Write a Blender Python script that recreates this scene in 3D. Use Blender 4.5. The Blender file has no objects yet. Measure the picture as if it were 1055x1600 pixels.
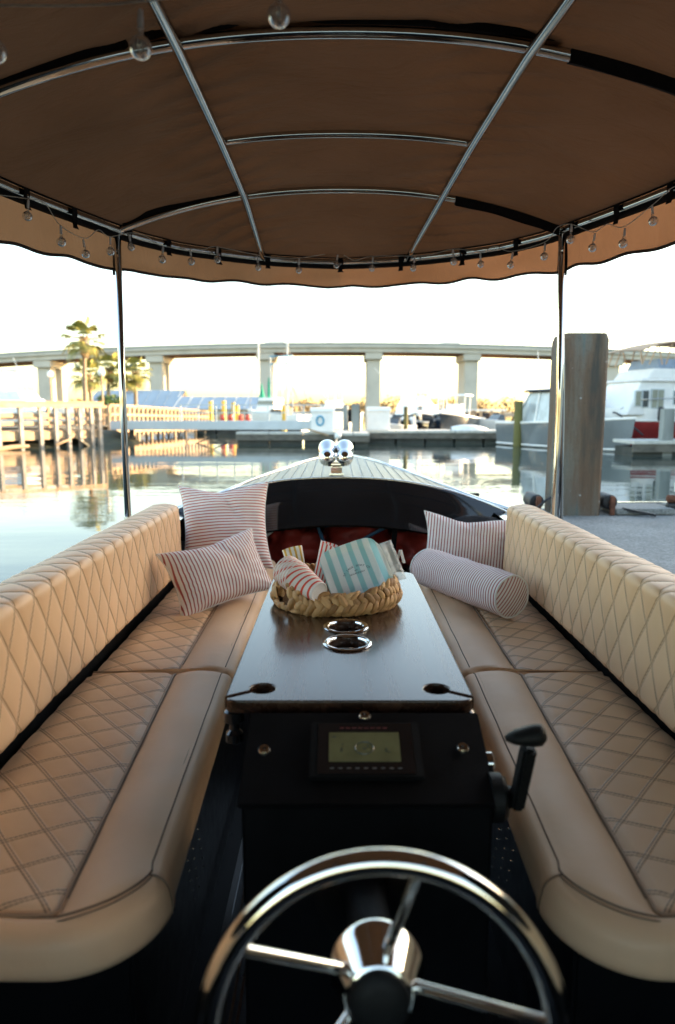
import bpy, bmesh, math, random
from math import sin, cos, pi, sqrt, radians as R
from mathutils import Vector as V, Matrix, noise

random.seed(11)
S = bpy.context.scene
COL = S.collection

# ------------------------------------------------------------------ camera, sky, sun, exposure
cam_d = bpy.data.cameras.new('camera'); cam = bpy.data.objects.new('camera', cam_d); COL.objects.link(cam)
cam.location = (0, 0, 1.35); cam.rotation_euler = (R(90 - 8.42), 0, 0)
cam_d.sensor_fit = 'VERTICAL'; cam_d.sensor_height = 36; cam_d.lens = 24
cam_d.clip_start = .05; cam_d.clip_end = 6000
cam_d.dof.use_dof = True; cam_d.dof.focus_distance = 2.25; cam_d.dof.aperture_fstop = 2.7
S.camera = cam

SUN_ELEV, SUN_AZ = 8.0, 70.0           # azimuth clockwise from +Y: low sun from the right, a little ahead
W = bpy.data.worlds.new('World'); S.world = W; W.use_nodes = True
wn = W.node_tree.nodes; bg = wn['Background']
sky = wn.new('ShaderNodeTexSky'); sky.sky_type = 'NISHITA'; sky.sun_disc = False
sky.sun_elevation = R(SUN_ELEV); sky.sun_rotation = R(SUN_AZ)
sky.air_density = 1.0; sky.dust_density = 1.2; sky.ozone_density = .8
W.node_tree.links.new(sky.outputs[0], bg.inputs[0]); bg.inputs[1].default_value = .15
sun_d = bpy.data.lights.new('sun', 'SUN'); sun = bpy.data.objects.new('sun', sun_d); COL.objects.link(sun)
sun_d.energy = 3.2; sun_d.angle = R(.5); sun_d.color = (1, .74, .46)
az, el = R(SUN_AZ), R(SUN_ELEV)
sdir = V((sin(az) * cos(el), cos(az) * cos(el), sin(el)))
sun.rotation_euler = sdir.to_track_quat('Z', 'Y').to_euler()
vs = S.view_settings
vs.view_transform = 'Standard'; vs.look = 'None'; vs.gamma = 1; vs.exposure = 2.75
vs.use_white_balance = True; vs.white_balance_temperature = 6650; vs.white_balance_tint = 12

# ------------------------------------------------------------------ helpers
def lerp(a, b, t): return a + (b - a) * t
def pw(x, pts):
    if x <= pts[0][0]: return pts[0][1]
    for (a, b), (c, d) in zip(pts, pts[1:]):
        if x <= c: return lerp(b, d, (x - a) / (c - a))
    return pts[-1][1]
def spl(P, n=12, closed=False):
    P = [V(p) for p in P]; out = []; m = len(P)
    for i in range(m if closed else m - 1):
        g = (lambda k: P[k % m]) if closed else (lambda k: P[min(max(k, 0), m - 1)])
        p0, p1, p2, p3 = g(i - 1), g(i), g(i + 1), g(i + 2)
        for k in range(n):
            t = k / n
            out.append(.5 * (2 * p1 + (p2 - p0) * t + (2 * p0 - 5 * p1 + 4 * p2 - p3) * t * t + (3 * p1 - p0 - 3 * p2 + p3) * t ** 3))
    if not closed: out.append(P[-1])
    return out

class MB:
    def __init__(s): s.v = []; s.f = []; s.u = []
    def _p(s, p, uv=(.5, .5)): s.v.append(tuple(p)); s.u.append(uv); return len(s.v) - 1
    def poly(s, pts, uvs=None):
        s.f.append([s._p(p, uvs[i] if uvs else (.5, .5)) for i, p in enumerate(pts)]); return s
    def box(s, x0, x1, y0, y1, z0, z1):
        i = len(s.v)
        for z in (z0, z1):
            for x, y in ((x0, y0), (x1, y0), (x1, y1), (x0, y1)): s._p((x, y, z))
        s.f += [[i + a for a in q] for q in ((3, 2, 1, 0), (4, 5, 6, 7), (0, 1, 5, 4), (1, 2, 6, 5), (2, 3, 7, 6), (3, 0, 4, 7))]
        return s
    def bar(s, a, b, w, h, up=(0, 0, 1)):
        a, b = V(a), V(b); d = (b - a).normalized(); sd = d.cross(V(up))
        if sd.length < 1e-4: sd = V((1, 0, 0))
        sd.normalize(); u = sd.cross(d).normalized(); i = len(s.v)
        for p in (a, b):
            for q, r in ((-1, -1), (1, -1), (1, 1), (-1, 1)): s._p(p + sd * (q * w / 2) + u * (r * h / 2))
        s.f += [[i + k for k in q] for q in ((0, 1, 2, 3), (7, 6, 5, 4), (4, 5, 1, 0), (5, 6, 2, 1), (6, 7, 3, 2), (7, 4, 0, 3))]
        return s
    def tube(s, path, r, n=8, closed=False):
        path = [V(p) for p in path]; m = len(path); base = len(s.v); prev = None
        for i, p in enumerate(path):
            a = path[(i - 1) % m] if (closed or i) else p; b = path[(i + 1) % m] if (closed or i < m - 1) else p
            t = (b - a).normalized() if (b - a).length > 1e-9 else V((0, 0, 1))
            if prev is None:
                prev = t.orthogonal().normalized() if abs(t.z) > .9 else t.cross(V((0, 0, 1))).normalized()
            prev = (prev - t * prev.dot(t))
            prev = prev.normalized() if prev.length > 1e-6 else t.orthogonal().normalized()
            q = t.cross(prev); rr = r[i] if isinstance(r, (list, tuple)) else r
            for k in range(n):
                g = 2 * pi * k / n
                s._p(p + prev * (rr * cos(g)) + q * (rr * sin(g)))
        for i in range(m if closed else m - 1):
            for k in range(n):
                a = base + i * n; b = base + ((i + 1) % m) * n
                s.f.append([a + k, a + (k + 1) % n, b + (k + 1) % n, b + k])
        if not closed:
            s.f.append([base + k for k in range(n)][::-1]); s.f.append([base + (m - 1) * n + k for k in range(n)])
        return s
    def lathe(s, prof, o=(0, 0, 0), ax=(0, 0, 1), n=24, uvs=False):
        o, ax = V(o), V(ax).normalized(); e = ax.orthogonal().normalized()
        if abs(ax.z) > .99: e = V((1, 0, 0))
        g = ax.cross(e); base = len(s.v); m = len(prof)
        for j, (r, h) in enumerate(prof):
            for k in range(n):
                t = 2 * pi * k / n
                s._p(o + ax * h + e * (r * cos(t)) + g * (r * sin(t)), (k / n, h) if uvs else (.5, .5))
        for j in range(m - 1):
            for k in range(n):
                a = base + j * n; b = a + n
                s.f.append([a + k, a + (k + 1) % n, b + (k + 1) % n, b + k])
        if prof[0][0] > 1e-6: s.f.append([base + k for k in range(n)][::-1])
        if prof[-1][0] > 1e-6: s.f.append([base + (m - 1) * n + k for k in range(n)])
        return s
    def grid(s, rows, uvs=None, cu=False, cv=False, flip=False):
        base = len(s.v); m = len(rows); n = len(rows[0])
        for i, r in enumerate(rows):
            for j, p in enumerate(r): s._p(p, uvs[i][j] if uvs else (.5, .5))
        for i in range(m if cu else m - 1):
            for j in range(n if cv else n - 1):
                a = base + i * n; b = base + ((i + 1) % m) * n
                q = [a + j, a + (j + 1) % n, b + (j + 1) % n, b + j]
                s.f.append(q[::-1] if flip else q)
        return s
    def mesh(s, name, mat, smooth=None, bevel=0, seg=2, xf=None, weld=False):
        me = bpy.data.meshes.new(name)
        vs_ = [tuple(xf @ V(p)) for p in s.v] if xf is not None else s.v
        me.from_pydata(vs_, [], s.f)
        uv = me.uv_layers.new(name='UVMap')
        idx = [0] * len(me.loops); me.loops.foreach_get('vertex_index', idx)
        flat = []
        for i in idx: flat += s.u[i]
        uv.data.foreach_set('uv', flat)
        if bevel or weld:
            bm = bmesh.new(); bm.from_mesh(me)
            if weld: bmesh.ops.remove_doubles(bm, verts=bm.verts, dist=1e-5)
            if bevel:
                bmesh.ops.remove_doubles(bm, verts=bm.verts, dist=1e-6)
                bmesh.ops.bevel(bm, geom=[e for e in bm.edges if len(e.link_faces) == 2 and e.calc_face_angle() > .5], offset=bevel, segments=seg, affect='EDGES', clamp_overlap=True)
            bm.to_mesh(me); bm.free()
        if smooth:
            me.polygons.foreach_set('use_smooth', [True] * len(me.polygons))
            if smooth < 179: me.set_sharp_from_angle(angle=R(smooth))
        me.materials.append(mat)
        return me
    def build(s, name, mat, parent=None, smooth=None, bevel=0, seg=2, **kw):
        return put(name, s.mesh(name, mat, smooth, bevel, seg, **kw), parent)

def put(name, me, parent=None):
    o = bpy.data.objects.new(name, me); COL.objects.link(o)
    if parent is not None:
        o.parent = parent
        if parent.type == 'EMPTY' and parent.get('world_parts'): o.location = -V(parent.location)
    return o
def tag(o, label, cat, group=None):
    o['label'] = label; o['category'] = cat
    if group: o['group'] = group
    return o
def thing(name, label, cat, loc=(0, 0, 0), group=None, world=True):
    o = bpy.data.objects.new(name, None); COL.objects.link(o); o.location = loc; o.empty_display_size = .1
    if world: o['world_parts'] = 1
    return tag(o, label, cat, group)
def struct(o, kind='structure'): o['kind'] = kind; return o
def copy_tree(o, parent=None):
    c = o.copy(); COL.objects.link(c); c.parent = parent
    for ch in list(o.children): copy_tree(ch, c)
    return c

# ------------------------------------------------------------------ materials
def newmat(name):
    m = bpy.data.materials.new(name); m.use_nodes = True; nt = m.node_tree
    return m, nt, nt.nodes['Principled BSDF']
def N(nt, t, **kw):
    n = nt.nodes.new(t)
    for k, v in kw.items(): setattr(n, k, v)
    return n
def mth(nt, op, a, b=None, c=None, clamp=False):
    n = N(nt, 'ShaderNodeMath', operation=op); n.use_clamp = clamp
    for i, x in enumerate((a, b, c)):
        if x is None: continue
        if isinstance(x, (int, float)): n.inputs[i].default_value = x
        else: nt.links.new(x, n.inputs[i])
    return n.outputs[0]
def mixc(nt, f, a, b):
    n = N(nt, 'ShaderNodeMix', data_type='RGBA')
    for i, x in ((0, f), (6, a), (7, b)):
        if isinstance(x, (int, float)): n.inputs[i].default_value = x
        elif isinstance(x, tuple): n.inputs[i].default_value = (*x, 1)
        else: nt.links.new(x, n.inputs[i])
    return n.outputs[2]
def ntex(nt, scale, detail=4, rough=.55, stretch=(1, 1, 1), coord='Object', dist=0):
    tc = N(nt, 'ShaderNodeTexCoord'); mp = N(nt, 'ShaderNodeMapping'); mp.inputs['Scale'].default_value = stretch
    nt.links.new(tc.outputs[coord], mp.inputs[0]); n = N(nt, 'ShaderNodeTexNoise')
    n.inputs['Scale'].default_value = scale; n.inputs['Detail'].default_value = detail; n.inputs['Roughness'].default_value = rough
    n.inputs['Distortion'].default_value = dist
    nt.links.new(mp.outputs[0], n.inputs['Vector']); return n.outputs[0]
def ramp(nt, f, stops):
    n = N(nt, 'ShaderNodeValToRGB'); e = n.color_ramp.elements
    e[0].position, e[0].color = stops[0][0], (*stops[0][1], 1)
    e[1].position, e[1].color = stops[-1][0], (*stops[-1][1], 1)
    for p, c in stops[1:-1]: q = e.new(p); q.color = (*c, 1)
    nt.links.new(f, n.inputs[0]); return n.outputs[0]
def bump(nt, bsdf, h, strength=.3, dist=.01):
    b = N(nt, 'ShaderNodeBump'); b.inputs['Strength'].default_value = strength; b.inputs['Distance'].default_value = dist
    nt.links.new(h, b.inputs['Height']); nt.links.new(b.outputs[0], bsdf.inputs['Normal']); return b
def pm(name, col, rough=.5, metal=0, var=.25, scale=6, bmp=0, bscale=80, spec=.5, coat=0, stretch=(1, 1, 1), rvar=.12, col2=None):
    m, nt, b = newmat(name)
    f = ntex(nt, scale, 5, .6, stretch)
    lo = col2 or tuple(max(0, c * (1 - var)) for c in col); hi = tuple(min(1, c * (1 + var * .6)) for c in col)
    nt.links.new(ramp(nt, f, [(.3, lo), (.5, col), (.72, hi)]), b.inputs['Base Color'])
    r = N(nt, 'ShaderNodeMapRange'); r.inputs[3].default_value = max(0, rough - rvar * rough * 2); r.inputs[4].default_value = min(1, rough + rvar * rough * 2)
    nt.links.new(ntex(nt, scale * 2.3, 3), r.inputs[0]); nt.links.new(r.outputs[0], b.inputs['Roughness'])
    b.inputs['Metallic'].default_value = metal; b.inputs['Specular IOR Level'].default_value = spec
    b.inputs['Coat Weight'].default_value = coat; b.inputs['Coat Roughness'].default_value = .04
    if bmp: bump(nt, b, ntex(nt, bscale, 4, .6, stretch), bmp, .004)
    return m

M = {}
M['chrome'] = pm('chrome', (.82, .82, .80), .07, 1, .06, 9, rvar=.35)
M['steel'] = pm('brushed_steel', (.52, .51, .49), .09, 1, .12, 14, rvar=.3, stretch=(1, 1, .15))
M['black_gloss'] = pm('black_gelcoat', (.008, .009, .011), .09, 0, .3, 3, coat=.6)
M['black_floor'] = pm('black_floor', (.004, .0045, .006), .3, 0, .4, 8, spec=.18)
M['black_satin'] = pm('black_satin', (.0045, .005, .006), .42, 0, .35, 12, .15, 300, spec=.16)
M['black_plastic'] = pm('black_plastic', (.006, .007, .008), .5, 0, .3, 15, .2, 400, spec=.22)
M['black_web'] = pm('black_webbing', (.009, .009, .010), .85, 0, .3, 40, .5, 700, spec=.15)
M['white_plastic'] = pm('white_plastic', (.78, .78, .75), .45, 0, .06, 8)
M['white_gel'] = pm('white_gelcoat', (.8, .8, .78), .25, 0, .06, 4)
M['grey_hull'] = pm('grey_hull', (.16, .18, .19), .12, 0, .1, 2, coat=.5)
M['navy_hull'] = pm('navy_hull', (.02, .03, .045), .15, 0, .2, 2, coat=.5)
M['red_hull'] = pm('red_hull', (.33, .035, .035), .35, 0, .25, 2)
M['glass_dark'] = pm('tinted_glass', (.05, .06, .065), .06, 0, .2, 2, spec=.8)
M['glass_pale'] = pm('pale_glass', (.27, .28, .22), .08, 0, .2, 2, spec=.8)
M['vinyl'] = pm('clear_vinyl', (.45, .50, .52), .12, 0, .35, 2, spec=.7)
M['tan_cloth'] = pm('tan_cloth', (.50, .34, .22), .85, 0, .15, 4)
M['blue_cloth'] = pm('blue_cloth', (.25, .32, .42), .85, 0, .15, 4)
M['pale_tarp'] = pm('pale_blue_tarp', (.55, .64, .68), .6, 0, .12, 1.5)
M['timber'] = pm('weathered_timber', (.30, .20, .12), .85, 0, .4, 3, .4, 40, stretch=(1, 1, .3))
M['timber_pale'] = pm('pale_timber', (.40, .28, .17), .85, 0, .35, 2, .4, 30)
M['timber_grey'] = pm('grey_timber', (.30, .28, .25), .9, 0, .4, 3, .4, 30)
M['olive_pile'] = pm('algae_piling', (.12, .115, .035), .8, 0, .45, 2.5, .5, 20, stretch=(1, 1, .3), col2=(.05, .045, .022))
M['grey_pile'] = pm('grey_piling', (.24, .26, .25), .85, 0, .3, 3, .4, 25, stretch=(1, 1, .25))
M['alu'] = pm('painted_aluminium', (.50, .55, .57), .45, 0, .12, 1.2)
M['dock_deck'] = pm('dock_deck', (.52, .52, .48), .8, 0, .25, 4, .3, 30)
M['dock_side'] = pm('dock_side', (.13, .12, .10), .8, 0, .5, 2.5, .4, 20, stretch=(1, 1, 2))
M['float'] = pm('dock_float', (.035, .04, .035), .6, 0, .5, 2)
M['metal_roof'] = pm('metal_roof', (.36, .42, .46), .45, .2, .1, .6)
M['wall_pale'] = pm('pale_wall', (.55, .54, .50), .85, 0, .12, .8)
M['wall_tan'] = pm('tan_wall', (.50, .38, .25), .85, 0, .2, .8)
M['girder'] = pm('warm_bounce_brown', (.36, .20, .10), .85, 0, .25, .4)  # brown stands in for warm light bounced onto the bridge underside
M['bridge'] = pm('bridge_concrete', (.50, .48, .42), .85, 0, .16, .25)
M['parapet'] = pm('bridge_parapet', (.30, .31, .28), .85, 0, .2, .3)
M['trunk'] = pm('palm_trunk', (.26, .19, .13), .9, 0, .4, 4, .6, 14, stretch=(1, 1, 3))
M['boots'] = pm('palm_boots', (.42, .27, .15), .9, 0, .5, 6, .6, 12)
M['frond'] = pm('palm_frond', (.22, .21, .05), .5, 0, .5, 1.5, col2=(.06, .10, .025))
M['leaf'] = pm('orange_lit_leaf', (.13, .075, .02), .7, 0, .7, .12, col2=(.045, .05, .012))  # leaf base tinted orange for low sunlight on the treeline
M['bush'] = pm('bush_leaf', (.05, .10, .02), .6, 0, .5, 1.5)
M['bank'] = pm('muddy_bank', (.045, .05, .03), .9, 0, .6, 1.2, .6, 8)
M['land'] = pm('shore_land', (.16, .14, .09), .95, 0, .4, .3)
M['sunlit_yellow'] = pm('sunlit_yellow', (.62, .40, .06), .6, 0, .2, 3)  # warm sunlight on the far pilings, put into their base colour
M['red_plastic'] = pm('red_plastic', (.55, .08, .05), .5, 0, .2, 4)
M['green_net'] = pm('green_net', (.02, .32, .20), .85, 0, .4, 6)
M['blue_paint'] = pm('blue_paint', (.04, .30, .48), .45, 0, .2, 6)
M['rubber'] = pm('rubber', (.02, .02, .022), .55, 0, .4, 20, .3, 120)
M['rust'] = pm('rusty_steel', (.18, .07, .04), .8, .3, .6, 18, .5, 90)
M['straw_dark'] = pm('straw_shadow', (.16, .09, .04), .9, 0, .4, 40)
M['paper_white'] = pm('white_paper', (.80, .79, .76), .6, 0, .04, 20)
M['lens'] = pm('light_lens', (.7, .72, .72), .08, 0, .05, 4, spec=.8)
M['deck_seam'] = pm('deck_caulk', (.60, .58, .50), .5, 0, .05, 10)
M['ink'] = pm('dark_ink', (.05, .07, .09), .6, 0, .1, 10)
M['lcd'] = pm('lcd_glass', (.15, .15, .075), .22, 0, .15, 30, coat=.4)
M['lcd_ink'] = pm('lcd_marks', (.06, .07, .05), .3, 0, .1, 10)
M['legend_red'] = pm('red_legend', (.10, .02, .02), .5, 0, .1, 10)
M['legend_grey'] = pm('grey_legend', (.10, .10, .10), .5, 0, .1, 10)
M['rope'] = pm('rope', (.55, .52, .45), .9, 0, .3, 60, .6, 200)
M['black_fabric'] = pm('black_fabric', (.012, .012, .014), .9, 0, .4, 30, .5, 500, spec=.2)
M['red_fabric'] = pm('red_nylon', (.38, .035, .022), .55, 0, .4, 9, .3, 40)
M['blue_fabric'] = pm('blue_nylon', (.02, .10, .20), .6, 0, .3, 9, .3, 60)
M['step_wood'] = pm('step_wood', (.14, .065, .03), .35, 0, .35, 5, stretch=(.2, 1, 1))

def m_leather(name, quilt, col=(.71, .475, .295)):
    m, nt, b = newmat(name)
    f = ntex(nt, 3.5, 4); base = ramp(nt, f, [(.3, tuple(c * .9 for c in col)), (.7, tuple(c * 1.06 for c in col))])
    grain = ntex(nt, 700, 2, .6); h = mth(nt, 'ADD', mth(nt, 'MULTIPLY', grain, .12), mth(nt, 'MULTIPLY', ntex(nt, 38, 5, .65), .5))
    if quilt:
        uvn = N(nt, 'ShaderNodeUVMap'); sp = N(nt, 'ShaderNodeSeparateXYZ'); nt.links.new(uvn.outputs[0], sp.inputs[0])
        masks = []; groove = None
        for ax, oth in ((0, 1), (1, 0)):
            x = sp.outputs[ax]
            d = mth(nt, 'ABSOLUTE', mth(nt, 'SUBTRACT', mth(nt, 'FRACT', mth(nt, 'ADD', x, .5)), .5))
            off = mth(nt, 'ABSOLUTE', mth(nt, 'SUBTRACT', d, quilt[0]))
            line = mth(nt, 'SUBTRACT', 1, mth(nt, 'DIVIDE', off, quilt[1]), clamp=True)
            dash = mth(nt, 'GREATER_THAN', mth(nt, 'FRACT', mth(nt, 'MULTIPLY', sp.outputs[oth], quilt[2])), .28)
            line = mth(nt, 'MULTIPLY', line, mth(nt, 'ADD', mth(nt, 'MULTIPLY', dash, .55), .45))
            masks.append(line)
            g = mth(nt, 'DIVIDE', d, quilt[0] * 2.2, clamp=True)
            groove = g if groove is None else mth(nt, 'MINIMUM', groove, g)
        msk = mth(nt, 'MAXIMUM', *masks)
        base = mixc(nt, mth(nt, 'MULTIPLY', msk, quilt[3]), base, (.06, .04, .028))
        h = mth(nt, 'ADD', h, mth(nt, 'SUBTRACT', groove, mth(nt, 'MULTIPLY', msk, .5)))
    rr_ = N(nt, 'ShaderNodeMapRange'); rr_.inputs[3].default_value = .36; rr_.inputs[4].default_value = .6; nt.links.new(ntex(nt, 9, 5, .65), rr_.inputs[0]); nt.links.new(rr_.outputs[0], b.inputs['Roughness'])
    nt.links.new(base, b.inputs['Base Color'])
    b.inputs['Specular IOR Level'].default_value = .42
    bump(nt, b, h, .5, .0025)
    return m
M['leather'] = m_leather('tan_leather', None)
M['leather_seat'] = m_leather('tan_leather_quilted_seat', (.040, .028, 9, 1.0))
M['leather_back'] = m_leather('tan_leather_quilted_back', (.032, .034, 14, .62))
M['thread'] = pm('brown_thread', (.13, .085, .055), .7, 0, .2, 60)
M['piping_tan'] = pm('leather_piping', (.30, .18, .10), .5, 0, .15, 20)

def m_stripe(name, col, duty=.5, white=(.80, .77, .73), rough=.85, weave=900, edge=.06, spec=.2):
    m, nt, b = newmat(name)
    uvn = N(nt, 'ShaderNodeUVMap'); sp = N(nt, 'ShaderNodeSeparateXYZ'); nt.links.new(uvn.outputs[0], sp.inputs[0])
    d = mth(nt, 'ABSOLUTE', mth(nt, 'SUBTRACT', mth(nt, 'FRACT', sp.outputs[0]), .5))
    f = mth(nt, 'DIVIDE', mth(nt, 'SUBTRACT', duty / 2, d), edge, clamp=True)
    wv = ntex(nt, weave, 2)
    c = mixc(nt, f, white, col)
    c = mixc(nt, mth(nt, 'MULTIPLY', wv, .25), c, tuple(x * .55 for x in col))
    nt.links.new(c, b.inputs['Base Color']); b.inputs['Roughness'].default_value = rough; b.inputs['Specular IOR Level'].default_value = spec
    bump(nt, b, wv, .2, .001)
    return m
M['ticking'] = m_stripe('red_ticking', (.50, .10, .08), .46, (.86, .83, .80), edge=.12)
M['ticking_dark'] = m_stripe('maroon_ticking', (.38, .085, .075), .46, (.84, .81, .79), edge=.12)
M['white_piping'] = pm('white_piping', (.72, .70, .68), .85, 0, .1, 60)
M['cup_stripe'] = m_stripe('red_striped_paper', (.70, .07, .04), .36, (.82, .80, .77), .5, 300, .03, .4)
M['box_red'] = m_stripe('red_striped_card', (.70, .07, .04), .42, (.82, .80, .77), .5, 300, .03, .4)
M['box_yellow'] = m_stripe('yellow_striped_card', (.72, .43, .07), .46, (.82, .80, .77), .5, 300, .03, .4)
M['plate_teal'] = m_stripe('teal_striped_paper', (.33, .60, .60), .5, (.80, .82, .79), .4, 300, .05, .4)

def m_wood():
    m, nt, b = newmat('walnut')
    f = ntex(nt, 22, 6, .65, (1, .06, 1), dist=.6); g = ntex(nt, 5, 3, .5, (1, .12, 1))
    c = ramp(nt, mth(nt, 'ADD', mth(nt, 'MULTIPLY', f, .65), mth(nt, 'MULTIPLY', g, .35)), [(.34, (.012, .006, .004)), (.5, (.038, .016, .009)), (.66, (.075, .034, .018))])
    nt.links.new(c, b.inputs['Base Color'])
    r = N(nt, 'ShaderNodeMapRange'); r.inputs[3].default_value = .2; r.inputs[4].default_value = .34
    nt.links.new(f, r.inputs[0]); nt.links.new(r.outputs[0], b.inputs['Roughness'])
    b.inputs['Coat Weight'].default_value = .5; b.inputs['Coat Roughness'].default_value = .12; b.inputs['Specular IOR Level'].default_value = .4
    bump(nt, b, f, .015, .001); return m
M['walnut'] = m_wood()
def m_plank():
    m, nt, b = newmat('deck_plank')
    f = ntex(nt, 30, 5, .6, (1, .05, 1))
    nt.links.new(ramp(nt, f, [(.3, (.22, .19, .13)), (.7, (.32, .285, .205))]), b.inputs['Base Color'])
    b.inputs['Roughness'].default_value = .45; b.inputs['Coat Weight'].default_value = .12; b.inputs['Coat Roughness'].default_value = .15
    return m
M['plank'] = m_plank()
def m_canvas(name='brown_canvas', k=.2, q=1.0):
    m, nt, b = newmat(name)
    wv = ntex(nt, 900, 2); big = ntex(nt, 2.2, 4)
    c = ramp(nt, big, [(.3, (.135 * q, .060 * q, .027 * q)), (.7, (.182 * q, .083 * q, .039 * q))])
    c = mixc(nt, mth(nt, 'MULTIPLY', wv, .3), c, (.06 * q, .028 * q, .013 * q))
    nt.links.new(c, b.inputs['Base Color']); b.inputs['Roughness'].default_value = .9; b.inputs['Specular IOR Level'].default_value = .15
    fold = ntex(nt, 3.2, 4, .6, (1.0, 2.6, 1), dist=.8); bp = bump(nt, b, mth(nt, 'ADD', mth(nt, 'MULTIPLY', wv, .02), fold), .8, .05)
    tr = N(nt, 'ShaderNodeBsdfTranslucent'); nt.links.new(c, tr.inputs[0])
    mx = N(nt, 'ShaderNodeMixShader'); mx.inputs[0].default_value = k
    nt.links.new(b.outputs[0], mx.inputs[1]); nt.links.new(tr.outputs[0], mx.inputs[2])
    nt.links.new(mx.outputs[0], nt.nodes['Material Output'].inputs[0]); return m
M['canvas'] = m_canvas(); M['canvas_backlit'] = m_canvas('brown_canvas_backlit', .65, 1.75)  # second canvas is the valance copy, lightened for light coming through
M['canvas_trim'] = pm('canvas_trim', (.05, .035, .028), .9, 0, .2, 60)
def m_bulb():
    m, nt, b = newmat('clear_bulb'); nt.nodes.remove(b)
    t = N(nt, 'ShaderNodeBsdfTransparent'); t.inputs[0].default_value = (.93, .93, .9, 1)
    g = N(nt, 'ShaderNodeBsdfGlossy'); g.inputs['Roughness'].default_value = .04
    lw = N(nt, 'ShaderNodeFresnel'); lw.inputs[0].default_value = 1.5
    mx = N(nt, 'ShaderNodeMixShader'); nt.links.new(mth(nt, 'ADD', mth(nt, 'MULTIPLY', lw.outputs[0], .9), .05, clamp=True), mx.inputs[0])
    nt.links.new(t.outputs[0], mx.inputs[1]); nt.links.new(g.outputs[0], mx.inputs[2])
    d_ = N(nt, 'ShaderNodeBsdfDiffuse'); d_.inputs[0].default_value = (.85, .83, .8, 1); m2 = N(nt, 'ShaderNodeMixShader'); m2.inputs[0].default_value = .22
    nt.links.new(mx.outputs[0], m2.inputs[1]); nt.links.new(d_.outputs[0], m2.inputs[2])
    nt.links.new(m2.outputs[0], nt.nodes['Material Output'].inputs[0]); return m
M['bulb'] = m_bulb()
def m_film():
    m, nt, b = newmat('clear_film')
    b.inputs['Base Color'].default_value = (.78, .79, .78, 1); b.inputs['Roughness'].default_value = .15; b.inputs['Alpha'].default_value = .35
    bump(nt, b, ntex(nt, 60, 5, .7), .7, .006); return m
M['film'] = m_film()
def m_water():
    m, nt, b = newmat('water')
    b.inputs['Base Color'].default_value = (.035, .055, .05, 1); b.inputs['Roughness'].default_value = .03; b.inputs['IOR'].default_value = 1.333
    a = ntex(nt, 1.6, 3, .55, (.55, 1.6, 1)); c = ntex(nt, .22, 2, .5, (.6, 1.5, 1)); e = ntex(nt, 7, 2, .5, (.6, 1.4, 1))
    patch = ramp(nt, ntex(nt, .12, 2, .5), [(.42, (.12, .12, .12)), (.62, (1, 1, 1))])
    h = mth(nt, 'ADD', mth(nt, 'MULTIPLY', c, 1.2), mth(nt, 'MULTIPLY', mth(nt, 'ADD', mth(nt, 'MULTIPLY', a, .5), mth(nt, 'MULTIPLY', e, .1)), patch))
    bump(nt, b, h, .35, .05); return m
M['water'] = m_water()
def m_pile():
    m, nt, b = newmat('stained_concrete')
    st = ntex(nt, 7, 6, .62, (1, 1, .10)); fine = ntex(nt, 60, 4, .7); big = ntex(nt, 2.2, 4, .6, (1, 1, .5))
    c = ramp(nt, st, [(.32, (.065, .055, .04)), (.44, (.18, .115, .065)), (.54, (.22, .19, .145)), (.62, (.16, .19, .17)), (.72, (.38, .40, .38))])
    c = mixc(nt, mth(nt, 'ADD', mth(nt, 'MULTIPLY', fine, .5), .12), c, (.05, .052, .048))
    rs = ramp(nt, big, [(.42, (0, 0, 0)), (.60, (.7, .7, .7))])
    c = mixc(nt, rs, c, (.15, .075, .04))
    spk = ramp(nt, ntex(nt, 26, 2, .4), [(.745, (0, 0, 0)), (.77, (1, 1, 1))])
    c = mixc(nt, mth(nt, 'MULTIPLY', spk, .5), c, (.55, .56, .54))
    nt.links.new(c, b.inputs['Base Color']); b.inputs['Roughness'].default_value = .85
    pit = ramp(nt, ntex(nt, 60, 6, .8, (1, 1, .35)), [(.36, (0, 0, 0)), (.46, (1, 1, 1))]); c = mixc(nt, mth(nt, 'MULTIPLY', mth(nt, 'SUBTRACT', 1, pit), .3), c, (.03, .03, .028)); nt.links.new(c, b.inputs['Base Color'])
    bump(nt, b, mth(nt, 'ADD', mth(nt, 'ADD', fine, st), mth(nt, 'MULTIPLY', pit, .3)), .6, .012); return m
M['pile'] = m_pile()
def m_dock():
    m, nt, b = newmat('dock_concrete')
    f = ntex(nt, 55, 5, .8); g = ntex(nt, 2.5, 6, .65)
    c = ramp(nt, g, [(.3, (.19, .195, .185)), (.7, (.32, .325, .31))]); c = mixc(nt, ramp(nt, f, [(.42, (0, 0, 0)), (.62, (.85, .85, .85))]), c, (.10, .105, .10))
    spots = ramp(nt, ntex(nt, 9, 2, .4, (1, 2.5, 1)), [(.68, (0, 0, 0)), (.72, (1, 1, 1))]); c = mixc(nt, mth(nt, 'MULTIPLY', spots, .3), c, (.5, .52, .52))
    nt.links.new(c, b.inputs['Base Color']); b.inputs['Roughness'].default_value = .8
    bump(nt, b, f, .5, .006); return m
M['dock'] = m_dock()
def m_straw():
    m, nt, b = newmat('water_hyacinth')
    oi = N(nt, 'ShaderNodeObjectInfo'); f = ntex(nt, 160, 4, .6, (1, .2, 1))
    c = ramp(nt, mth(nt, 'ADD', mth(nt, 'MULTIPLY', oi.outputs['Random'], .6), mth(nt, 'MULTIPLY', f, .4)), [(.1, (.20, .095, .032)), (.45, (.46, .25, .095)), (.9, (.64, .40, .19))])
    nt.links.new(c, b.inputs['Base Color']); b.inputs['Roughness'].default_value = .6
    bump(nt, b, f, .6, .003); return m
M['straw'] = m_straw()

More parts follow.
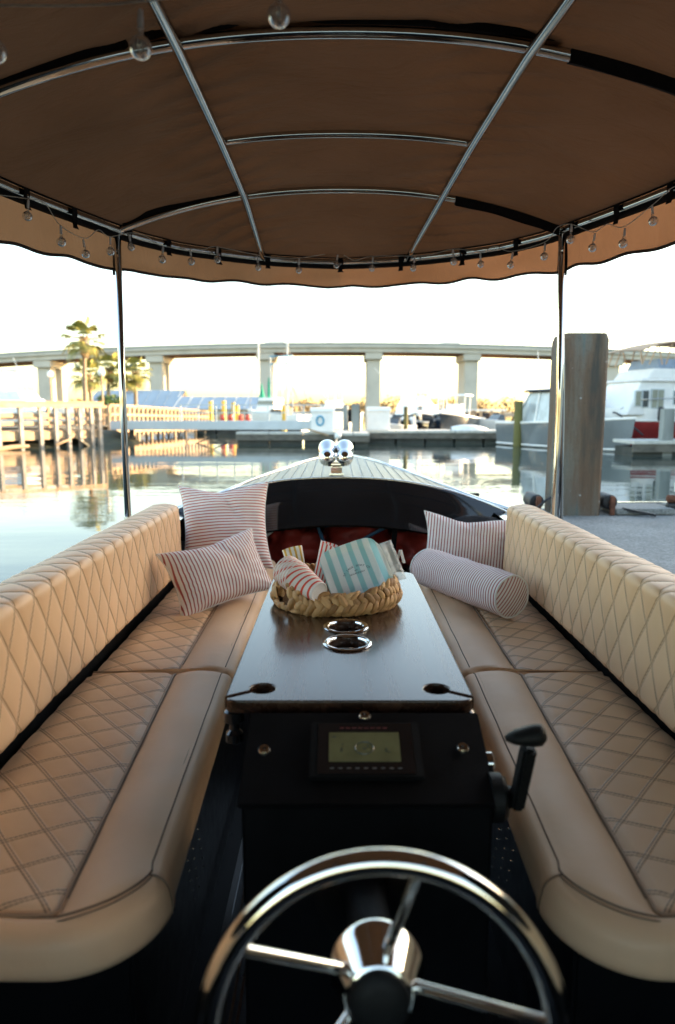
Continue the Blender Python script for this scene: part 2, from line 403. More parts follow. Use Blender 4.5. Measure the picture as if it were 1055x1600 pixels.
# ------------------------------------------------------------------ setting: water, land
struct(MB().poly([(-2500, -300, 0), (2500, -300, 0), (2500, 4500, 0), (-2500, 4500, 0)]).build('water', M['water']))
lb = MB(); rows = []
for i in range(40):
    y = 26.5 + i * 3.2; r = []
    for j in range(24):
        x0 = pw(y, [(26, -9.6), (33, -9.8), (45, -13), (80, -15), (160, -20)]) + .5 * noise.noise(V((y * .4, 3, 1)))
        d = j / 23; x = x0 - (d ** 1.7) * 260; z = -.25 + min(d * 22, 1) * .95 + .12 * noise.noise(V((x * .8, y * .8, 0)))
        r.append((x, y, z))
    rows.append(r)
struct(lb.grid(rows, flip=True).build('shore_ground', M['land'], smooth=60))
fb = MB(); fb.grid([[(x, y, -.3 if y < 201 else .5) for y in (200, 204, 900)] for x in range(-900, 901, 30)], flip=False)
struct(fb.build('far_shore_ground', M['land']))
# muddy bank under the left walkway
rows = []
for i in range(60):
    t = i / 59; cx, cy = lerp(-17, -8.6, t), lerp(17.5, 29.5, t); r = []
    for j in range(10):
        k = j / 9; o = V((-.9, .62, 0)) * (k * 4.2); p = V((cx, cy, 0)) + o + V((.5, -.35, 0))
        z = -.12 + .62 * min(1, k * 2.4) + .11 * noise.noise(V((p.x * 1.7, p.y * 1.7, 2))) * (1 if k > .05 else 0)
        r.append((p.x, p.y, z))
    rows.append(r)
struct(MB().grid(rows).build('muddy_bank_ground', M['bank'], smooth=60))

# ------------------------------------------------------------------ the boat: hull, floor, bench bases, foredeck
BX = .025
EDGE = [(-1.2, .92, .86), (0, 1.0, .84), (1.5, 1.02, .83), (2.6, 1.0, .82), (3.1, .98, .82), (3.6, .90, .822), (3.9, .75, .855), (4.4, .50, .93), (4.9, .24, .992), (5.22, .012, 1.022)]
def edge_w(y): return pw(y, [(a, b) for a, b, c in EDGE])
def edge_z(y): return pw(y, [(a, c) for a, b, c in EDGE])
boat = thing('electric_boat', 'black open launch with planked foredeck, seen from its helm', 'boat', (BX, 1.5, 0))
h = MB(); rows = []
ys = [lerp(-1.2, 5.22, i / 50) for i in range(51)]
for y in ys:
    w, z = edge_w(y), edge_z(y); wl = w * pw(y, [(3, .86), (5.2, .55)]); r = []
    for s in (-1, 1):
        seg = [(w - .05, z - .002), (w, z), (w * 1.0 + .005, z - .06), (lerp(w, wl, .5), z * .5), (wl, .03), (wl * .8, -.2)]
        r += [(BX + s * a, y, b) for a, b in (seg if s < 0 else seg[::-1])]
    rows.append(r)
h.grid(rows, flip=True); h.poly(rows[0][::-1]); h.build('hull', M['black_gloss'], boat, smooth=40)
# side decks behind the benches
for s in (-1, 1):
    g = MB(); g.grid([[(BX + s * a, y, edge_z(y) - .003) for a in (.80, edge_w(y) - .04)] for y in [lerp(-1.0, 3.6, i / 12) for i in range(13)]], flip=s > 0)
    g.build('side_deck', M['black_gloss'], boat)
    t = MB(); t.tube([(BX + s * edge_w(y), y, edge_z(y) + .004) for y in ys], .014, 6); t.build('rub_rail', M['steel'], boat, smooth=60)
MB().box(BX - .7, BX + .7, -1.2, 3.62, .06, .12).build('floor', M['black_floor'], boat, bevel=.004)
for s in (-1, 1):
    for k, (a, w_, hh) in enumerate(((.29, .02, .016), (.262, .012, .010), (.243, .006, .012), (.228, .006, .012), (.20, .014, .008))):
        MB().box(BX + s * a - w_ / 2, BX + s * a + w_ / 2, .1, 3.0, .1202, .12 + hh).build('floor_strip', M['black_gloss'], boat, bevel=.003)
    a0, a1 = .345, .93
    xs = sorted((BX + s * a0, BX + s * a1))
    MB().box(xs[0], xs[1], .95, 3.6, .10, .526).build('bench_base', M['black_satin'], boat, bevel=.006)
    xs = sorted((BX + s * .775, BX + s * .9))
    MB().box(xs[0], xs[1], -.4, 3.5, .5265, .68).build('bench_back', M['black_satin'], boat)
    # row of small snaps down the bench side
    for i in range(3):
        for k in range(7):
            y = 1.30 + i * .055 + k * .012; z = .47 - k * .032 - (i == 1) * .01
            MB().lathe([(.0028, 0), (.0028, .0015), (.0012, .0028)], (BX + s * (a0 - .0005), y, z), (-s, 0, 0), 8).build('snap', M['steel'], boat)
# bulkhead with its arched top and the opening under it
def arch(x): return .995 - .178 * (abs(x - BX * .4) / .89) ** 2.3
def arch_lo(x): return .745 - .16 * (abs(x - BX) / .89) ** 2
pan = MB(); n = 48; xs = [lerp(-.89, .93, i / n) for i in range(n + 1)]
bow = lambda x: 3.6 - .03 * (x / .9) ** 2
prof = []
for x in xs:
    za, zb, y = arch(x), arch_lo(x), bow(x)
    prof.append([(x, y + .03, za - .004), (x, y + .008, za + .001), (x, y, za - .006), (x, y - .034, (za + zb) / 2), (x, y - .064, zb + .012), (x, y - .052, zb), (x, y + .05, zb + .002), (x, y + .05, za - .02)])
pan.grid(prof, cv=True, flip=False); pan.build('bulkhead', M['black_gloss'], boat, smooth=50)
MB().tube([(x, bow(x) + .012, arch(x) + .004) for x in xs], .006, 8).build('bulkhead_trim', M['chrome'], boat, smooth=60)
MB().box(-.85, .9, 4.3, 4.34, .10, .83).build('locker_back', M['black_fabric'], boat)
MB().box(BX - .3, BX + .3, 2.62, 4.28, .122, .47).build('locker_step', M['step_wood'], boat, bevel=.006)
for s in (-1, 1):
    xs_ = sorted((BX + s * .86, BX + s * .9))
    MB().box(xs_[0], xs_[1], 3.62, 4.3, .10, .80).build('locker_side', M['black_fabric'], boat)
# cambered foredeck and its planks
def deck_z(x, y):
    w = max(edge_w(y), .02); ze = edge_z(y); zc = pw(y, [(3.6, .996), (4.4, 1.004), (5.22, 1.024)])
    return zc - (zc - ze) * min(1, abs(x - BX) / w) ** 2.1
dk = MB(); rows = []
dys = [lerp(3.628, 5.215, i / 26) for i in range(27)]
for y in dys:
    w = edge_w(y) - .004; rows.append([(BX + w * k / 14, y, deck_z(BX + w * k / 14, y) - .001) for k in range(-14, 15)])
dk.grid(rows); deck = dk.build('foredeck', M['deck_seam'], boat, smooth=60)
pwid = .056
for k in range(-15, 15):
    xa, xb = BX + k * pwid + .0035, BX + (k + 1) * pwid - .0035
    xo = max(abs(xa - BX), abs(xb - BX))
    yend = None
    for i in range(400):
        y = 3.634 + i * .004
        if edge_w(y) - .03 < xo: break
        yend = y
    if yend is None or yend < 3.68: continue
    m_ = max(3, int((yend - 3.634) / .08)); g = MB(); top = []
    for i in range(m_ + 1):
        y = lerp(3.634, yend, i / m_)
        top.append([(xa, y, deck_z(xa, y)), (xa + .001, y, deck_z(xa, y) + .003), (xb - .001, y, deck_z(xb, y) + .003), (xb, y, deck_z(xb, y))])
    g.grid(top, flip=True); g.poly(top[0]); g.poly(top[-1][::-1]); g.build('plank', M['plank'], deck, smooth=40)

# ------------------------------------------------------------------ bench cushions
CX = .03
ZT = .59
def a_in(y): return pw(y, [(.8, .300), (1.9, .333), (3.3, .345)])
def a_pp(y): return pw(y, [(.8, .445), (1.9, .502), (3.3, .512)])
AO = .752
PH = .100
def quilt_h(f1, f2, A, w=.13):
    d1 = abs((f1 + .5) % 1 - .5); d2 = abs((f2 + .5) % 1 - .5)
    return A * (1 - math.exp(-d1 / w)) * (1 - math.exp(-d2 / w))
def cushion(side, y0, y1, rc, label):
    X = lambda a: CX + side * a
    c = thing('seat_cushion', label, 'cushion', (X(.5), (y0 + y1) / 2, .49), 'tan bench seat cushions')
    rr = .032; yE = y0 + (.05 if rc > .05 else .03)
    def endz(y): 
        z = 0
        if rc > .05: z += .012 - .010 * max(0, 1 - (y1 - y) / .02) ** 2
        elif y - y0 < .05: z -= .024 * (1 - (y - y0) / .05) ** 2
        return z
    # quilted panel
    ny = int((y1 - .004 - yE) / .0075); na = 38; rows = []; uv = []
    for i in range(ny + 1):
        y = lerp(yE, y1 - .004, i / ny); r = []; u = []
        for j in range(na + 1):
            a = lerp(a_pp(y) + .002, AO, j / na)
            f1 = (y + .48 * a) / PH; f2 = (y - 1.14 * a) / PH
            ed = min(1, (a - a_pp(y)) / .02, (y - yE) / .02 if rc > .05 else 1, 1)
            z = ZT + quilt_h(f1, f2, .0028, .10) * max(ed, .15) + endz(y) - .006 * (1 - ed) - .012 * max(0, (a - .66) / .09) ** 2
            z += .003 * noise.noise(V((a * 9, y * 7, side)))
            r.append((X(a), y, z)); u.append((f1, f2))
        rows.append(r); uv.append(u)
    MB().grid(rows, uv, flip=side > 0).build('quilted_panel', M['leather_seat'], c, smooth=180)
    # border: loft between the piping path P and the top edge path Q
    P, Q, Nn = [], [], []
    n1 = 40
    for i in range(n1):
        t = i / n1; yq = lerp(y1 - .004, y0 + rr + rc, t); yp = lerp(y1 - .004, yE + .012, t)
        P.append((a_pp(yp), yp)); Q.append((a_in(yq) + rr, yq)); Nn.append((-1, 0))
    ac, yc = a_in(y0) + rr + rc, y0 + rr + rc
    for i in range(17):
        g = pi / 2 * i / 16; Q.append((ac - rc * cos(g), yc - rc * sin(g))); Nn.append((-cos(g), -sin(g)))
        P.append((a_pp(yE) + .012 - .012 * cos(g), yE + .012 - .012 * sin(g)))
    for i in range(1, 13):
        t = i / 12; P.append((lerp(a_pp(yE) + .012, AO, t), yE)); Q.append((lerp(ac, AO, t), y0 + rr)); Nn.append((0, -1))
    rows = []
    for (pa, py), (qa, qy), (na_, ny_) in zip(P, Q, Nn):
        r = []
        for k in range(9):
            t = k / 8; a, y = lerp(pa, qa, t), lerp(py, qy, t)
            r.append((X(a), y, ZT - .004 * (1 - t) + .013 * min(1, math.hypot(pa - qa, py - qy) / .13) * sin(pi * min(t * .97, 1)) ** .8 + endz(y) + .003 * noise.noise(V((a * 11, y * 8, side + 5)))))
        zq = r[-1][2]
        for k in range(1, 6):
            g = pi / 2 * k / 5; r.append((X(qa + na_ * rr * sin(g)), qy + ny_ * rr * sin(g), zq - rr * (1 - cos(g))))
        for k in (1, 2, 3):
            b = .004 * sin(pi * k / 4); r.append((X(qa + na_ * (rr + b)), qy + ny_ * (rr + b), lerp(zq - rr, .538, k / 3)))
        r.append((X(qa + na_ * (rr - .02)), qy + ny_ * (rr - .03), .527))
        rows.append(r)
    MB().grid(rows, flip=side < 0).build('border', M['leather'], c, smooth=180)
    # far end cap
    r0 = rows[0]; MB().poly([p for p in r0] + [(X(AO), y1 - .004, .527), (X(AO), y1 - .004, ZT - .02)]).build('end_cap', M['leather'], c)
    if rc <= .05:
        MB().poly([(X(AO), y0 + .004, ZT - .03), (X(a_in(y0) + .05), y0 + .004, ZT - .03), (X(a_in(y0) + .05), y0 + .004, .527), (X(AO), y0 + .004, .527)]).build('end_cap', M['leather'], c)
    MB().tube([(X(a), y, ZT + endz(y) - .0015) for a, y in P], .0035, 6).build('piping', M['piping_tan'], c, smooth=80)
    MB().tube([(X(a) , y, ZT + endz(y) - .0003) for a, y in [(lerp(p[0], q[0], .0 ) + .0045 * (-1), p[1]) for p, q in zip(P[:n1], Q)]], .0013, 5).build('seam', M['thread'], c)
    # seam near the inner edge, sweeping into the corner on the rounded cushions
    sm = [(rows[i][8][0], rows[i][8][1], rows[i][8][2] + .0002) for i in range(0, n1 + 1)]
    MB().tube(sm, .0016, 5).build('seam', M['thread'], c)
    MB().tube([(x + side * .009, y, z + .0012) for x, y, z in sm], .0009, 5).build('seam', M['thread'], c)
    if rc > .05:
        kk = n1; arc = []
        for i in range(kk, len(rows) - 10):
            t = (i - kk) / (len(rows) - 11 - kk); j = 8 - 7.2 * t ** 1.4; j0 = int(j); f = j - j0
            a, b = V(rows[i][j0]), V(rows[i][min(j0 + 1, 8)]); p = a.lerp(b, f); arc.append((p.x, p.y, p.z + .0004))
        MB().tube(arc, .0018, 5).build('seam', M['thread'], c)
        MB().tube([(p[0] - side * .004, p[1] - .009, p[2] - .0005) for p in arc[:-3]], .001, 5).build('seam', M['thread'], c)
        down = [rows[n1 + 1][k] for k in range(8, 17)]
        MB().tube([(p[0] - side * .0006, p[1], p[2] + .0004) for p in down], .0016, 5).build('seam', M['thread'], c)
    return c
cushion(-1, .875, 1.893, .115, 'tan quilted seat cushion with rounded end, nearest on the left bench')
cushion(1, .875, 1.893, .115, 'tan quilted seat cushion with rounded end, nearest on the right bench')
cushion(-1, 1.899, 3.45, .02, 'tan quilted seat cushion under the striped pillows on the left bench')
cushion(1, 1.899, 3.45, .02, 'tan quilted seat cushion under the striped bolster on the right bench')

def backrest(side, af, y1, label):
    X = lambda a: CX + side * a
    b = thing('bench_backrest', label, 'backrest', (X(af + .06), 1.6, .65), 'tan bench backrests')
    # cross-section (a, z), from front bottom round the top to the back
    sec = [(af + .035, .626), (af + .012, .630), (af, .646)]
    for k in range(1, 25): sec.append((af + .008 * k / 24, lerp(.646, .905, k / 24)))
    for k in range(1, 9):
        g = pi / 2 * k / 8; sec.append((af + .008 + .03 * (1 - cos(g)), .905 + .03 * sin(g)))
    for k in range(1, 10): sec.append((lerp(af + .038, af + .115, k / 9), .935 + .004 * sin(pi * k / 9)))
    for k in range(1, 7):
        g = pi / 2 * k / 6; sec.append((af + .115 + .03 * sin(g), .935 - .03 * (1 - cos(g))))
    sec += [(af + .147, .86), (af + .147, .80)]
    nn = []; arc = [0]
    for i in range(len(sec)):
        p, q = sec[max(i - 1, 0)], sec[min(i + 1, len(sec) - 1)]
        t = V((q[0] - p[0], q[1] - p[1])).normalized(); nn.append((-t.y, t.x))
        if i: arc.append(arc[-1] + math.hypot(sec[i][0] - sec[i - 1][0], sec[i][1] - sec[i - 1][1]))
    s0 = arc[26] + .012
    y0 = -.25; n = int((y1 - y0) / .007); rows = []; uv = []
    for i in range(n + 1):
        y = lerp(y0, y1, i / n); d = y1 - y; r = []; u = []
        ins = .016 * (1 - min(1, d / .022)) ** 2
        for j, (a, z) in enumerate(sec):
            s = arc[j] - s0; f1 = y / .098 + s / .168; f2 = y / .098 - s / .168
            e = min(1, d / .03) * min(1, arc[j] / .03)
            o = quilt_h(f1, f2, .0062 if s < .02 else .0040, .11) * (.25 + .75 * e) - ins - .004
            o += .003 * noise.noise(V((y * 3, s * 5, side * 3)))
            r.append((X(a - 0 + nn[j][0] * o), y, z + nn[j][1] * o)); u.append((f1, f2))
        rows.append(r); uv.append(u)
    MB().grid(rows, uv, flip=side < 0).build('quilted_cover', M['leather_back'], b, smooth=180)
    MB().poly([p for p in rows[-1]]).build('end_panel', M['leather'], b)
    MB().tube([rows[-1][j] for j in range(2, len(sec) - 1)], .003, 6).build('piping', M['leather'], b, smooth=80)
    return b
backrest(-1, .735, 3.07, 'tan diamond-quilted backrest along the left bench beside the water')
backrest(1, .718, 3.04, 'tan diamond-quilted backrest along the right bench beside the dock')

# ------------------------------------------------------------------ table
TX = .023
tb = thing('cockpit_table', 'long dark glossy walnut table between the benches', 'table', (TX, 1.8, .12))
def circle(cx, cy, r, n=40, rev=False):
    p = [(cx + r * cos(2 * pi * k / n), cy + r * sin(2 * pi * k / n)) for k in range(n)]
    return p[::-1] if rev else p
hw = .234; y0, y1 = 1.245, 2.30
def keyhole(cx, cy, ex, ey, r, w):
    # boundary walking into the slot, round the hole, out again (slot mouth at (ex, ey))
    d = V((ex - cx, ey - cy)).normalized(); nrm = V((-d.y, d.x)); out = []
    a0 = math.atan2(d.y, d.x); da = math.asin(w / r)
    m1 = V((ex, ey)) + nrm * w; m2 = V((ex, ey)) - nrm * w
    out.append(tuple(m1))
    for k in range(31):
        g = a0 + da + (2 * pi - 2 * da) * k / 30; out.append((cx + r * cos(g), cy + r * sin(g)))
    out.append(tuple(m2)); return out
out = []
kl = keyhole(-.15, 1.302, TX - hw - .001, 1.262, .0285, .0075)
kr = keyhole(.198, 1.300, TX + hw + .001, 1.262, .0285, .0075)
rc = .035
out += [(TX - hw + .02, y0), (TX + hw - .02, y0)] + [(TX + hw - .02 + .02 * sin(g), y0 + .01 - .01 * cos(g)) for g in (.5, 1.0, 1.5)]
lo_r, hi_r = sorted([kr[0], kr[-1]], key=lambda p: p[1])
out += kr if kr[0][1] < kr[-1][1] else kr[::-1]
for k in range(9):
    g = pi / 2 * k / 8; out.append((TX + hw - rc + rc * cos(g), y1 - rc + rc * sin(g)))
for k in range(9):
    g = pi / 2 + pi / 2 * k / 8; out.append((TX - hw + rc + rc * cos(g), y1 - rc + rc * sin(g)))
out += kl if kl[0][1] > kl[-1][1] else kl[::-1]
out += [(TX - hw + .02 - .02 * sin(g), y0 + .01 - .01 * cos(g)) for g in (1.5, 1.0, .5)]
cups_xy = [(.0235, 1.567), (.0215, 1.692)]
cu = bpy.data.curves.new('table_outline', 'CURVE'); cu.dimensions = '2D'; cu.fill_mode = 'BOTH'; cu.extrude = .010; cu.bevel_depth = .003; cu.bevel_resolution = 2
def shr(p): return p
for loop in [out] + [circle(x, y, .0475) for x, y in cups_xy]:
    sp = cu.splines.new('POLY'); sp.points.add(len(loop) - 1); sp.use_cyclic_u = True
    for q, (x, y) in zip(sp.points, loop): q.co = (x, y, 0, 1)
tmp = bpy.data.objects.new('tmp', cu); COL.objects.link(tmp)
dg = bpy.context.evaluated_depsgraph_get(); me = bpy.data.meshes.new_from_object(tmp.evaluated_get(dg))
bpy.data.objects.remove(tmp)
me.materials.clear(); me.materials.append(M['walnut']); me.name = 'table_top'
me.transform(Matrix.Translation((0, 0, .787)))
me.polygons.foreach_set('use_smooth', [True] * len(me.polygons)); me.set_sharp_from_angle(angle=R(35))
top = put('table_top', me, tb)
for x, y in cups_xy:
    ch = MB().lathe([(.046, -.075), (.049, -.07), (.049, .0), (.0575, .001), (.0585, .003), (.056, .0055), (.050, .005), (.0465, .0015), (.0445, -.068), (0, -.069)], (x, y, .8003), n=40).build('cup_holder', M['chrome'], tb, smooth=50)
    MB().lathe([(.0440, -.055), (0, -.055)], (x, y, .8), n=32).build('cup_holder_liner', M['black_plastic'], ch)
MB().lathe([(.12, 0), (.12, .01), (.045, .03), (.04, .5), (.09, .64), (.09, .652)], (TX, 1.85, .122), n=28).build('pedestal', M['black_satin'], tb, smooth=40)
for s in (-1, 1):
    MB().lathe([(.012, 0), (.017, .004), (.017, .02), (.010, .028), (.010, .04), (.020, .046), (.020, .066), (.014, .072)], (TX + s * .226, 1.268, .703), n=20).build('corner_latch', M['black_gloss'], tb, smooth=40)

# ------------------------------------------------------------------ helm console
KX = .049
hc = thing('helm_console', 'black helm console with sloping instrument panel, throttle and chrome wheel', 'console', (KX, 1.1, .12))
xl, xr = KX - .207, KX + .207
g = MB(); secp = [(1.045, .122), (1.045, .700), (1.212, .782), (1.228, .770), (1.228, .122)]
rows = [[(x, y, z) for y, z in secp] for x in (xl, xr)]
g.grid(rows, cv=True, flip=True); g.poly(rows[0][::-1]); g.poly(rows[1]); g.build('housing', M['black_satin'], hc, bevel=.004)
sl = V((0, 1.21 - 1.03, .787 - .708)).normalized(); sn = V((0, -sl.z, sl.y)); so = V((KX, 1.03, .711)); plen = .196
def sp_(x, s, h=0): return so + V((x, 0, 0)) + sl * s + sn * h
def slab(x0, x1, s0, s1, h0, h1):
    g = MB(); i = len(g.v)
    for h_ in (h0, h1):
        for x, s in ((x0, s0), (x1, s0), (x1, s1), (x0, s1)): g._p(sp_(x, s, h_))
    g.f += [[i + a for a in q] for q in ((3, 2, 1, 0), (4, 5, 6, 7), (0, 1, 5, 4), (1, 2, 6, 5), (2, 3, 7, 6), (3, 0, 4, 7))]
    return g
slab(-.213, .213, 0, plen, -.006, .004).build('instrument_panel', M['black_satin'], hc, bevel=.003)
dp = slab(-.098, .098, .045, .166, .0042, .014).build('display', M['black_plastic'], hc, bevel=.003)
slab(-.084, .084, .052, .160, .0142, .0155).build('bezel', M['black_gloss'], dp, bevel=.001)
slab(-.064, .060, .076, .138, .0156, .0165).build('screen', M['lcd'], dp)
ring = []
for k in range(24): ring.append(sp_(-.002 + .016 * cos(2 * pi * k / 24), .104 + .013 * sin(2 * pi * k / 24), .0168))
MB().tube(ring, .0011, 4, closed=True).build('gauge_mark', M['lcd_ink'], dp)
for x, s, w_, d_ in ((-.042, .100, .004, .009), (-.04, .112, .003, .003), (.036, .100, .004, .008), (.041, .096, .003, .003), (-.002, .103, .006, .004), (.004, .108, .003, .005), (-.055, .128, .006, .004)):
    slab(x - w_ / 2, x + w_ / 2, s - d_ / 2, s + d_ / 2, .01652, .0168).build('gauge_mark', M['lcd_ink'], dp)
for k in range(9):
    slab(-.062 + k * .0145, -.062 + k * .0145 + .007, .062, .0645, .01552, .0158).build('key_legend', M['legend_grey'], dp)
for k in range(8):
    slab(-.045 + k * .011, -.045 + k * .011 + .008, .147, .150, .01552, .0158).build('title_legend', M['legend_red'], dp)
for x, s in ((.001, .184), (-.178, .108), (.172, .112)):
    MB().lathe([(.0115, 0), (.0115, .003), (.009, .006), (.0045, .006), (.0045, .002), (0, .002)], sp_(x, s, .0042), sn, 18).build('bolt', M['steel'], hc, smooth=40)
# throttle on the right flank
th = MB().lathe([(.040, 0), (.040, .018), (.033, .026), (.018, .03), (.018, .05), (0, .052)], (xr + .0005, 1.07, .705), (1, 0, 0), 28).build('throttle', M['black_plastic'], hc, smooth=40)
MB().bar((xr + .04, 1.05, .700), (xr + .052, 1.03, .818), .022, .03, (0, 1, 0)).build('throttle_lever', M['black_plastic'], th, bevel=.005)
kn = MB(); rows = []
for i in range(13):
    t = i / 12; x = lerp(-.036, .026, t); hgt = pw(t, [(0, .004), (.2, .010), (.7, .017), (.93, .017), (1, .010)]); dep = pw(t, [(0, .006), (.25, .017), (.85, .02), (1, .013)])
    rows.append([(xr + .048 + x, 1.024 + dep * cos(2 * pi * k / 14), .834 + .006 * t + hgt * sin(2 * pi * k / 14)) for k in range(14)])
kn.grid(rows, cv=True, flip=True); kn.poly(rows[0]); kn.poly(rows[-1][::-1]); kn.build('throttle_knob', M['black_plastic'], th, smooth=50)
MB().lathe([(.016, 0), (.018, .006), (.018, .016), (.012, .02)], (xr + .0005, 1.13, .735), (1, 0, 0), 18).build('key_switch', M['steel'], hc, smooth=40)
# steering wheel
WC = V((.045, .59, .734)); ta = R(11); wn_ = V((0, -cos(ta), sin(ta))); wu = V((0, sin(ta), cos(ta))); wr = V((1, 0, 0))
RM = .1745
rim = MB().tube([WC + wr * (RM * cos(2 * pi * k / 96)) + wu * (RM * sin(2 * pi * k / 96)) for k in range(96)], .0128, 20, closed=True)
mp0 = V((.045, 1.043, .560)); mp1 = WC - wn_ * .12; md = (mp1 - mp0).normalized(); ml = (mp1 - mp0).length
sw = MB().lathe([(.085, 0), (.085, .010), (.078, .016), (.05, .03), (.034, .06), (.028, ml - .05), (.034, ml)], mp0, md, 32).build('steering_wheel', M['black_satin'], hc, smooth=40)
mo = md.orthogonal().normalized(); mq = md.cross(mo)
for k in range(6):
    g_ = 2 * pi * (k + .5) / 6; MB().lathe([(.005, 0), (.005, .003), (0, .004)], mp0 + md * .0145 + mo * (.07 * cos(g_)) + mq * (.07 * sin(g_)), md, 10).build('mount_bolt', M['steel'], sw)
rim.build('wheel_rim', M['chrome'], sw, smooth=180)
MB().lathe([(.052, -.128), (.0545, -.122), (.0545, -.114), (.051, -.108), (.038, -.063), (.033, -.060)], WC, wn_, 40).build('wheel_hub', M['chrome'], sw, smooth=40)
MB().lathe([(.033, -.062), (.034, -.058), (.032, -.053), (.015, -.050), (0, -.0495)], WC, wn_, 32).build('hub_cap', M['black_plastic'], sw, smooth=60)
for k in range(5):
    g_ = R(77 + 72 * k); d = wr * cos(g_) + wu * sin(g_)
    MB().tube([WC - wn_ * .086 + d * .030, WC - wn_ * .003 + d * (RM - .004)], [.0068, .0062], 12).build('wheel_spoke', M['chrome'], sw, smooth=60)

# ------------------------------------------------------------------ canopy
ZR = 2.115
HALF = [(0, 3.71), (.364, 3.62), (.70, 3.42), (.83, 3.28), (.95, 3.07), (1.16, 2.48), (1.26, 1.9), (1.30, 1.2), (1.30, .2), (1.26, -.6), (1.0, -1.3), (.5, -1.55), (0, -1.6)]
CO = .015
hs = [(p.x, p.y) for p in spl([(a, b, 0) for a, b in HALF], 30)]
RIM = [(CO - x, y) for x, y in hs[::-1]] + [(CO + x, y) for x, y in hs[1:-1]]
def rim_w(y):
    best = 1.30
    for (x0, y0), (x1, y1) in zip(hs, hs[1:]):
        if y1 <= y <= y0 and y0 > y1: return lerp(x0, x1, (y0 - y) / (y0 - y1))
    return best
def ridge(y): return pw(y, [(-1.6, ZR), (-.9, 2.36), (.3, 2.40), (1.4, 2.40), (2.05, 2.38), (2.6, 2.335), (3.07, 2.28), (3.4, 2.205), (3.71, ZR)])
def can_z(x, y):
    if y <= 3.07:
        w = rim_w(y); return ZR + (ridge(y) - ZR) * (1 - min(1, abs(x - CO) / max(w, .01)) ** 2.2)
    xa = min(abs(x - CO), .95); yr = 3.07 + .64 * (1 - (xa / .955) ** 3)
    za = ZR + .165 * (1 - (xa / .95) ** 2.2); t = min(1, (y - 3.07) / max(yr - 3.07, .01)); return lerp(za, ZR, t)
cp = thing('boat_canopy', 'brown canvas canopy on steel tube bows over the whole cockpit', 'canopy', (CO, 1.0, .85))
# cloth: rings from the rim in to the spine
rows = []; m = len(RIM)
KS = 60
def wrinkle(x, y):
    w = 0
    w += .012 * noise.noise(V((x * 1.5, y * 2.5, 4))) + .009 * noise.noise(V((x * 2.2 + y * 5, y * 1.2, 9))) + .005 * noise.noise(V((x * 3 - y * 11, x * 2 + y * 3, 2)))
    e = max(0, 1 - abs(abs(x - CO) - .46) / .28)
    w += .016 * e * sin(x * 26 + y * 60 + 6 * noise.noise(V((x * 2, y * 2, 0))))
    w += .013 * sin(y * 38 + x * 9) * max(0, (abs(x) / max(.2, rim_w(min(y, 3.0))) - .72)) * 2
    return w
def sag(y):
    s_ = 0
    for a, b in ((3.07, 3.71), (2.6, 3.07), (2.05, 2.6), (.9, 2.05), (-.3, .9)):
        if a < y < b: s_ = .018 * sin(pi * (y - a) / (b - a))
    return s_
for k in range(KS + 1):
    t = (k / KS); r = []
    for x, y in RIM:
        cy_ = max(min(y, 3.0), -.9); px, py = lerp(x, CO, t), lerp(y, cy_, t)
        fall = min(1, t * 8)
        z = lerp(ZR + .021, can_z(px, py) + .021 - fall * sag(py) + wrinkle(px, py) * fall, min(1, t * 7))
        r.append((px, py, z))
    rows.append(r)
cl = MB().grid(rows, cv=True).build('canopy_cloth', M['canvas'], cp, smooth=180)
# valance with a wavy hem
rows = []; hem = []
tot = 0; L = [0]
for i in range(1, m): tot += math.hypot(RIM[i][0] - RIM[i - 1][0], RIM[i][1] - RIM[i - 1][1]); L.append(tot)
for k in range(9):
    t = k / 8; r = []
    for i, (x, y) in enumerate(RIM):
        d = V((x - CO, y - 1.6, 0)); 
        a, b = RIM[(i - 1) % m], RIM[(i + 1) % m]; tn = V((b[0] - a[0], b[1] - a[1], 0)).normalized(); nr = V((-tn.y, tn.x, 0))
        if nr.dot(V((x - CO, y - 1.0, 0))) < 0: nr = -nr
        drop = pw(y, [(2.3, .205), (3.07, .175), (3.6, .138)]) + .010 * sin(L[i] * 21) * (.4 + abs(noise.noise(V((L[i] * 1.3, 0, 0))))) + .010 * noise.noise(V((L[i] * 6, 1, 0)))
        wv = (.010 * sin(L[i] * 13 + 2 * noise.noise(V((L[i], 5, 0)))) + .012 * noise.noise(V((L[i] * 5, t * 2, 0)))) * t
        p = V((x, y, 0)) + nr * (.026 * min(1, t * 5) + wv + .012 * t); r.append((p.x, p.y, ZR + .021 - drop * t))
    rows.append(r)
MB().grid(rows, cv=True, flip=True).build('valance', M['canvas_backlit'], cp, smooth=180)
MB().tube(rows[-1], .0065, 6, closed=True).build('hem_trim', M['canvas_trim'], cp, smooth=90)
# dark sheets added out of view beside the helm to dim the cockpit
st_ = [p for p in hs if -.9 < p[1] < 1.2]
for sg in (-1, 1):
    rows = []
    for k in range(7):
        t = k / 6; rows.append([(CO + sg * x * lerp(1, .80, t ** 1.3) + .012 * sin(i * .8) * t, y + .01 * cos(i * .6) * t, lerp(ZR - .01, .80, t)) for i, (x, y) in enumerate(st_)])
    MB().grid(rows).build('added_shade_curtain', M['black_fabric'], cp, smooth=180)
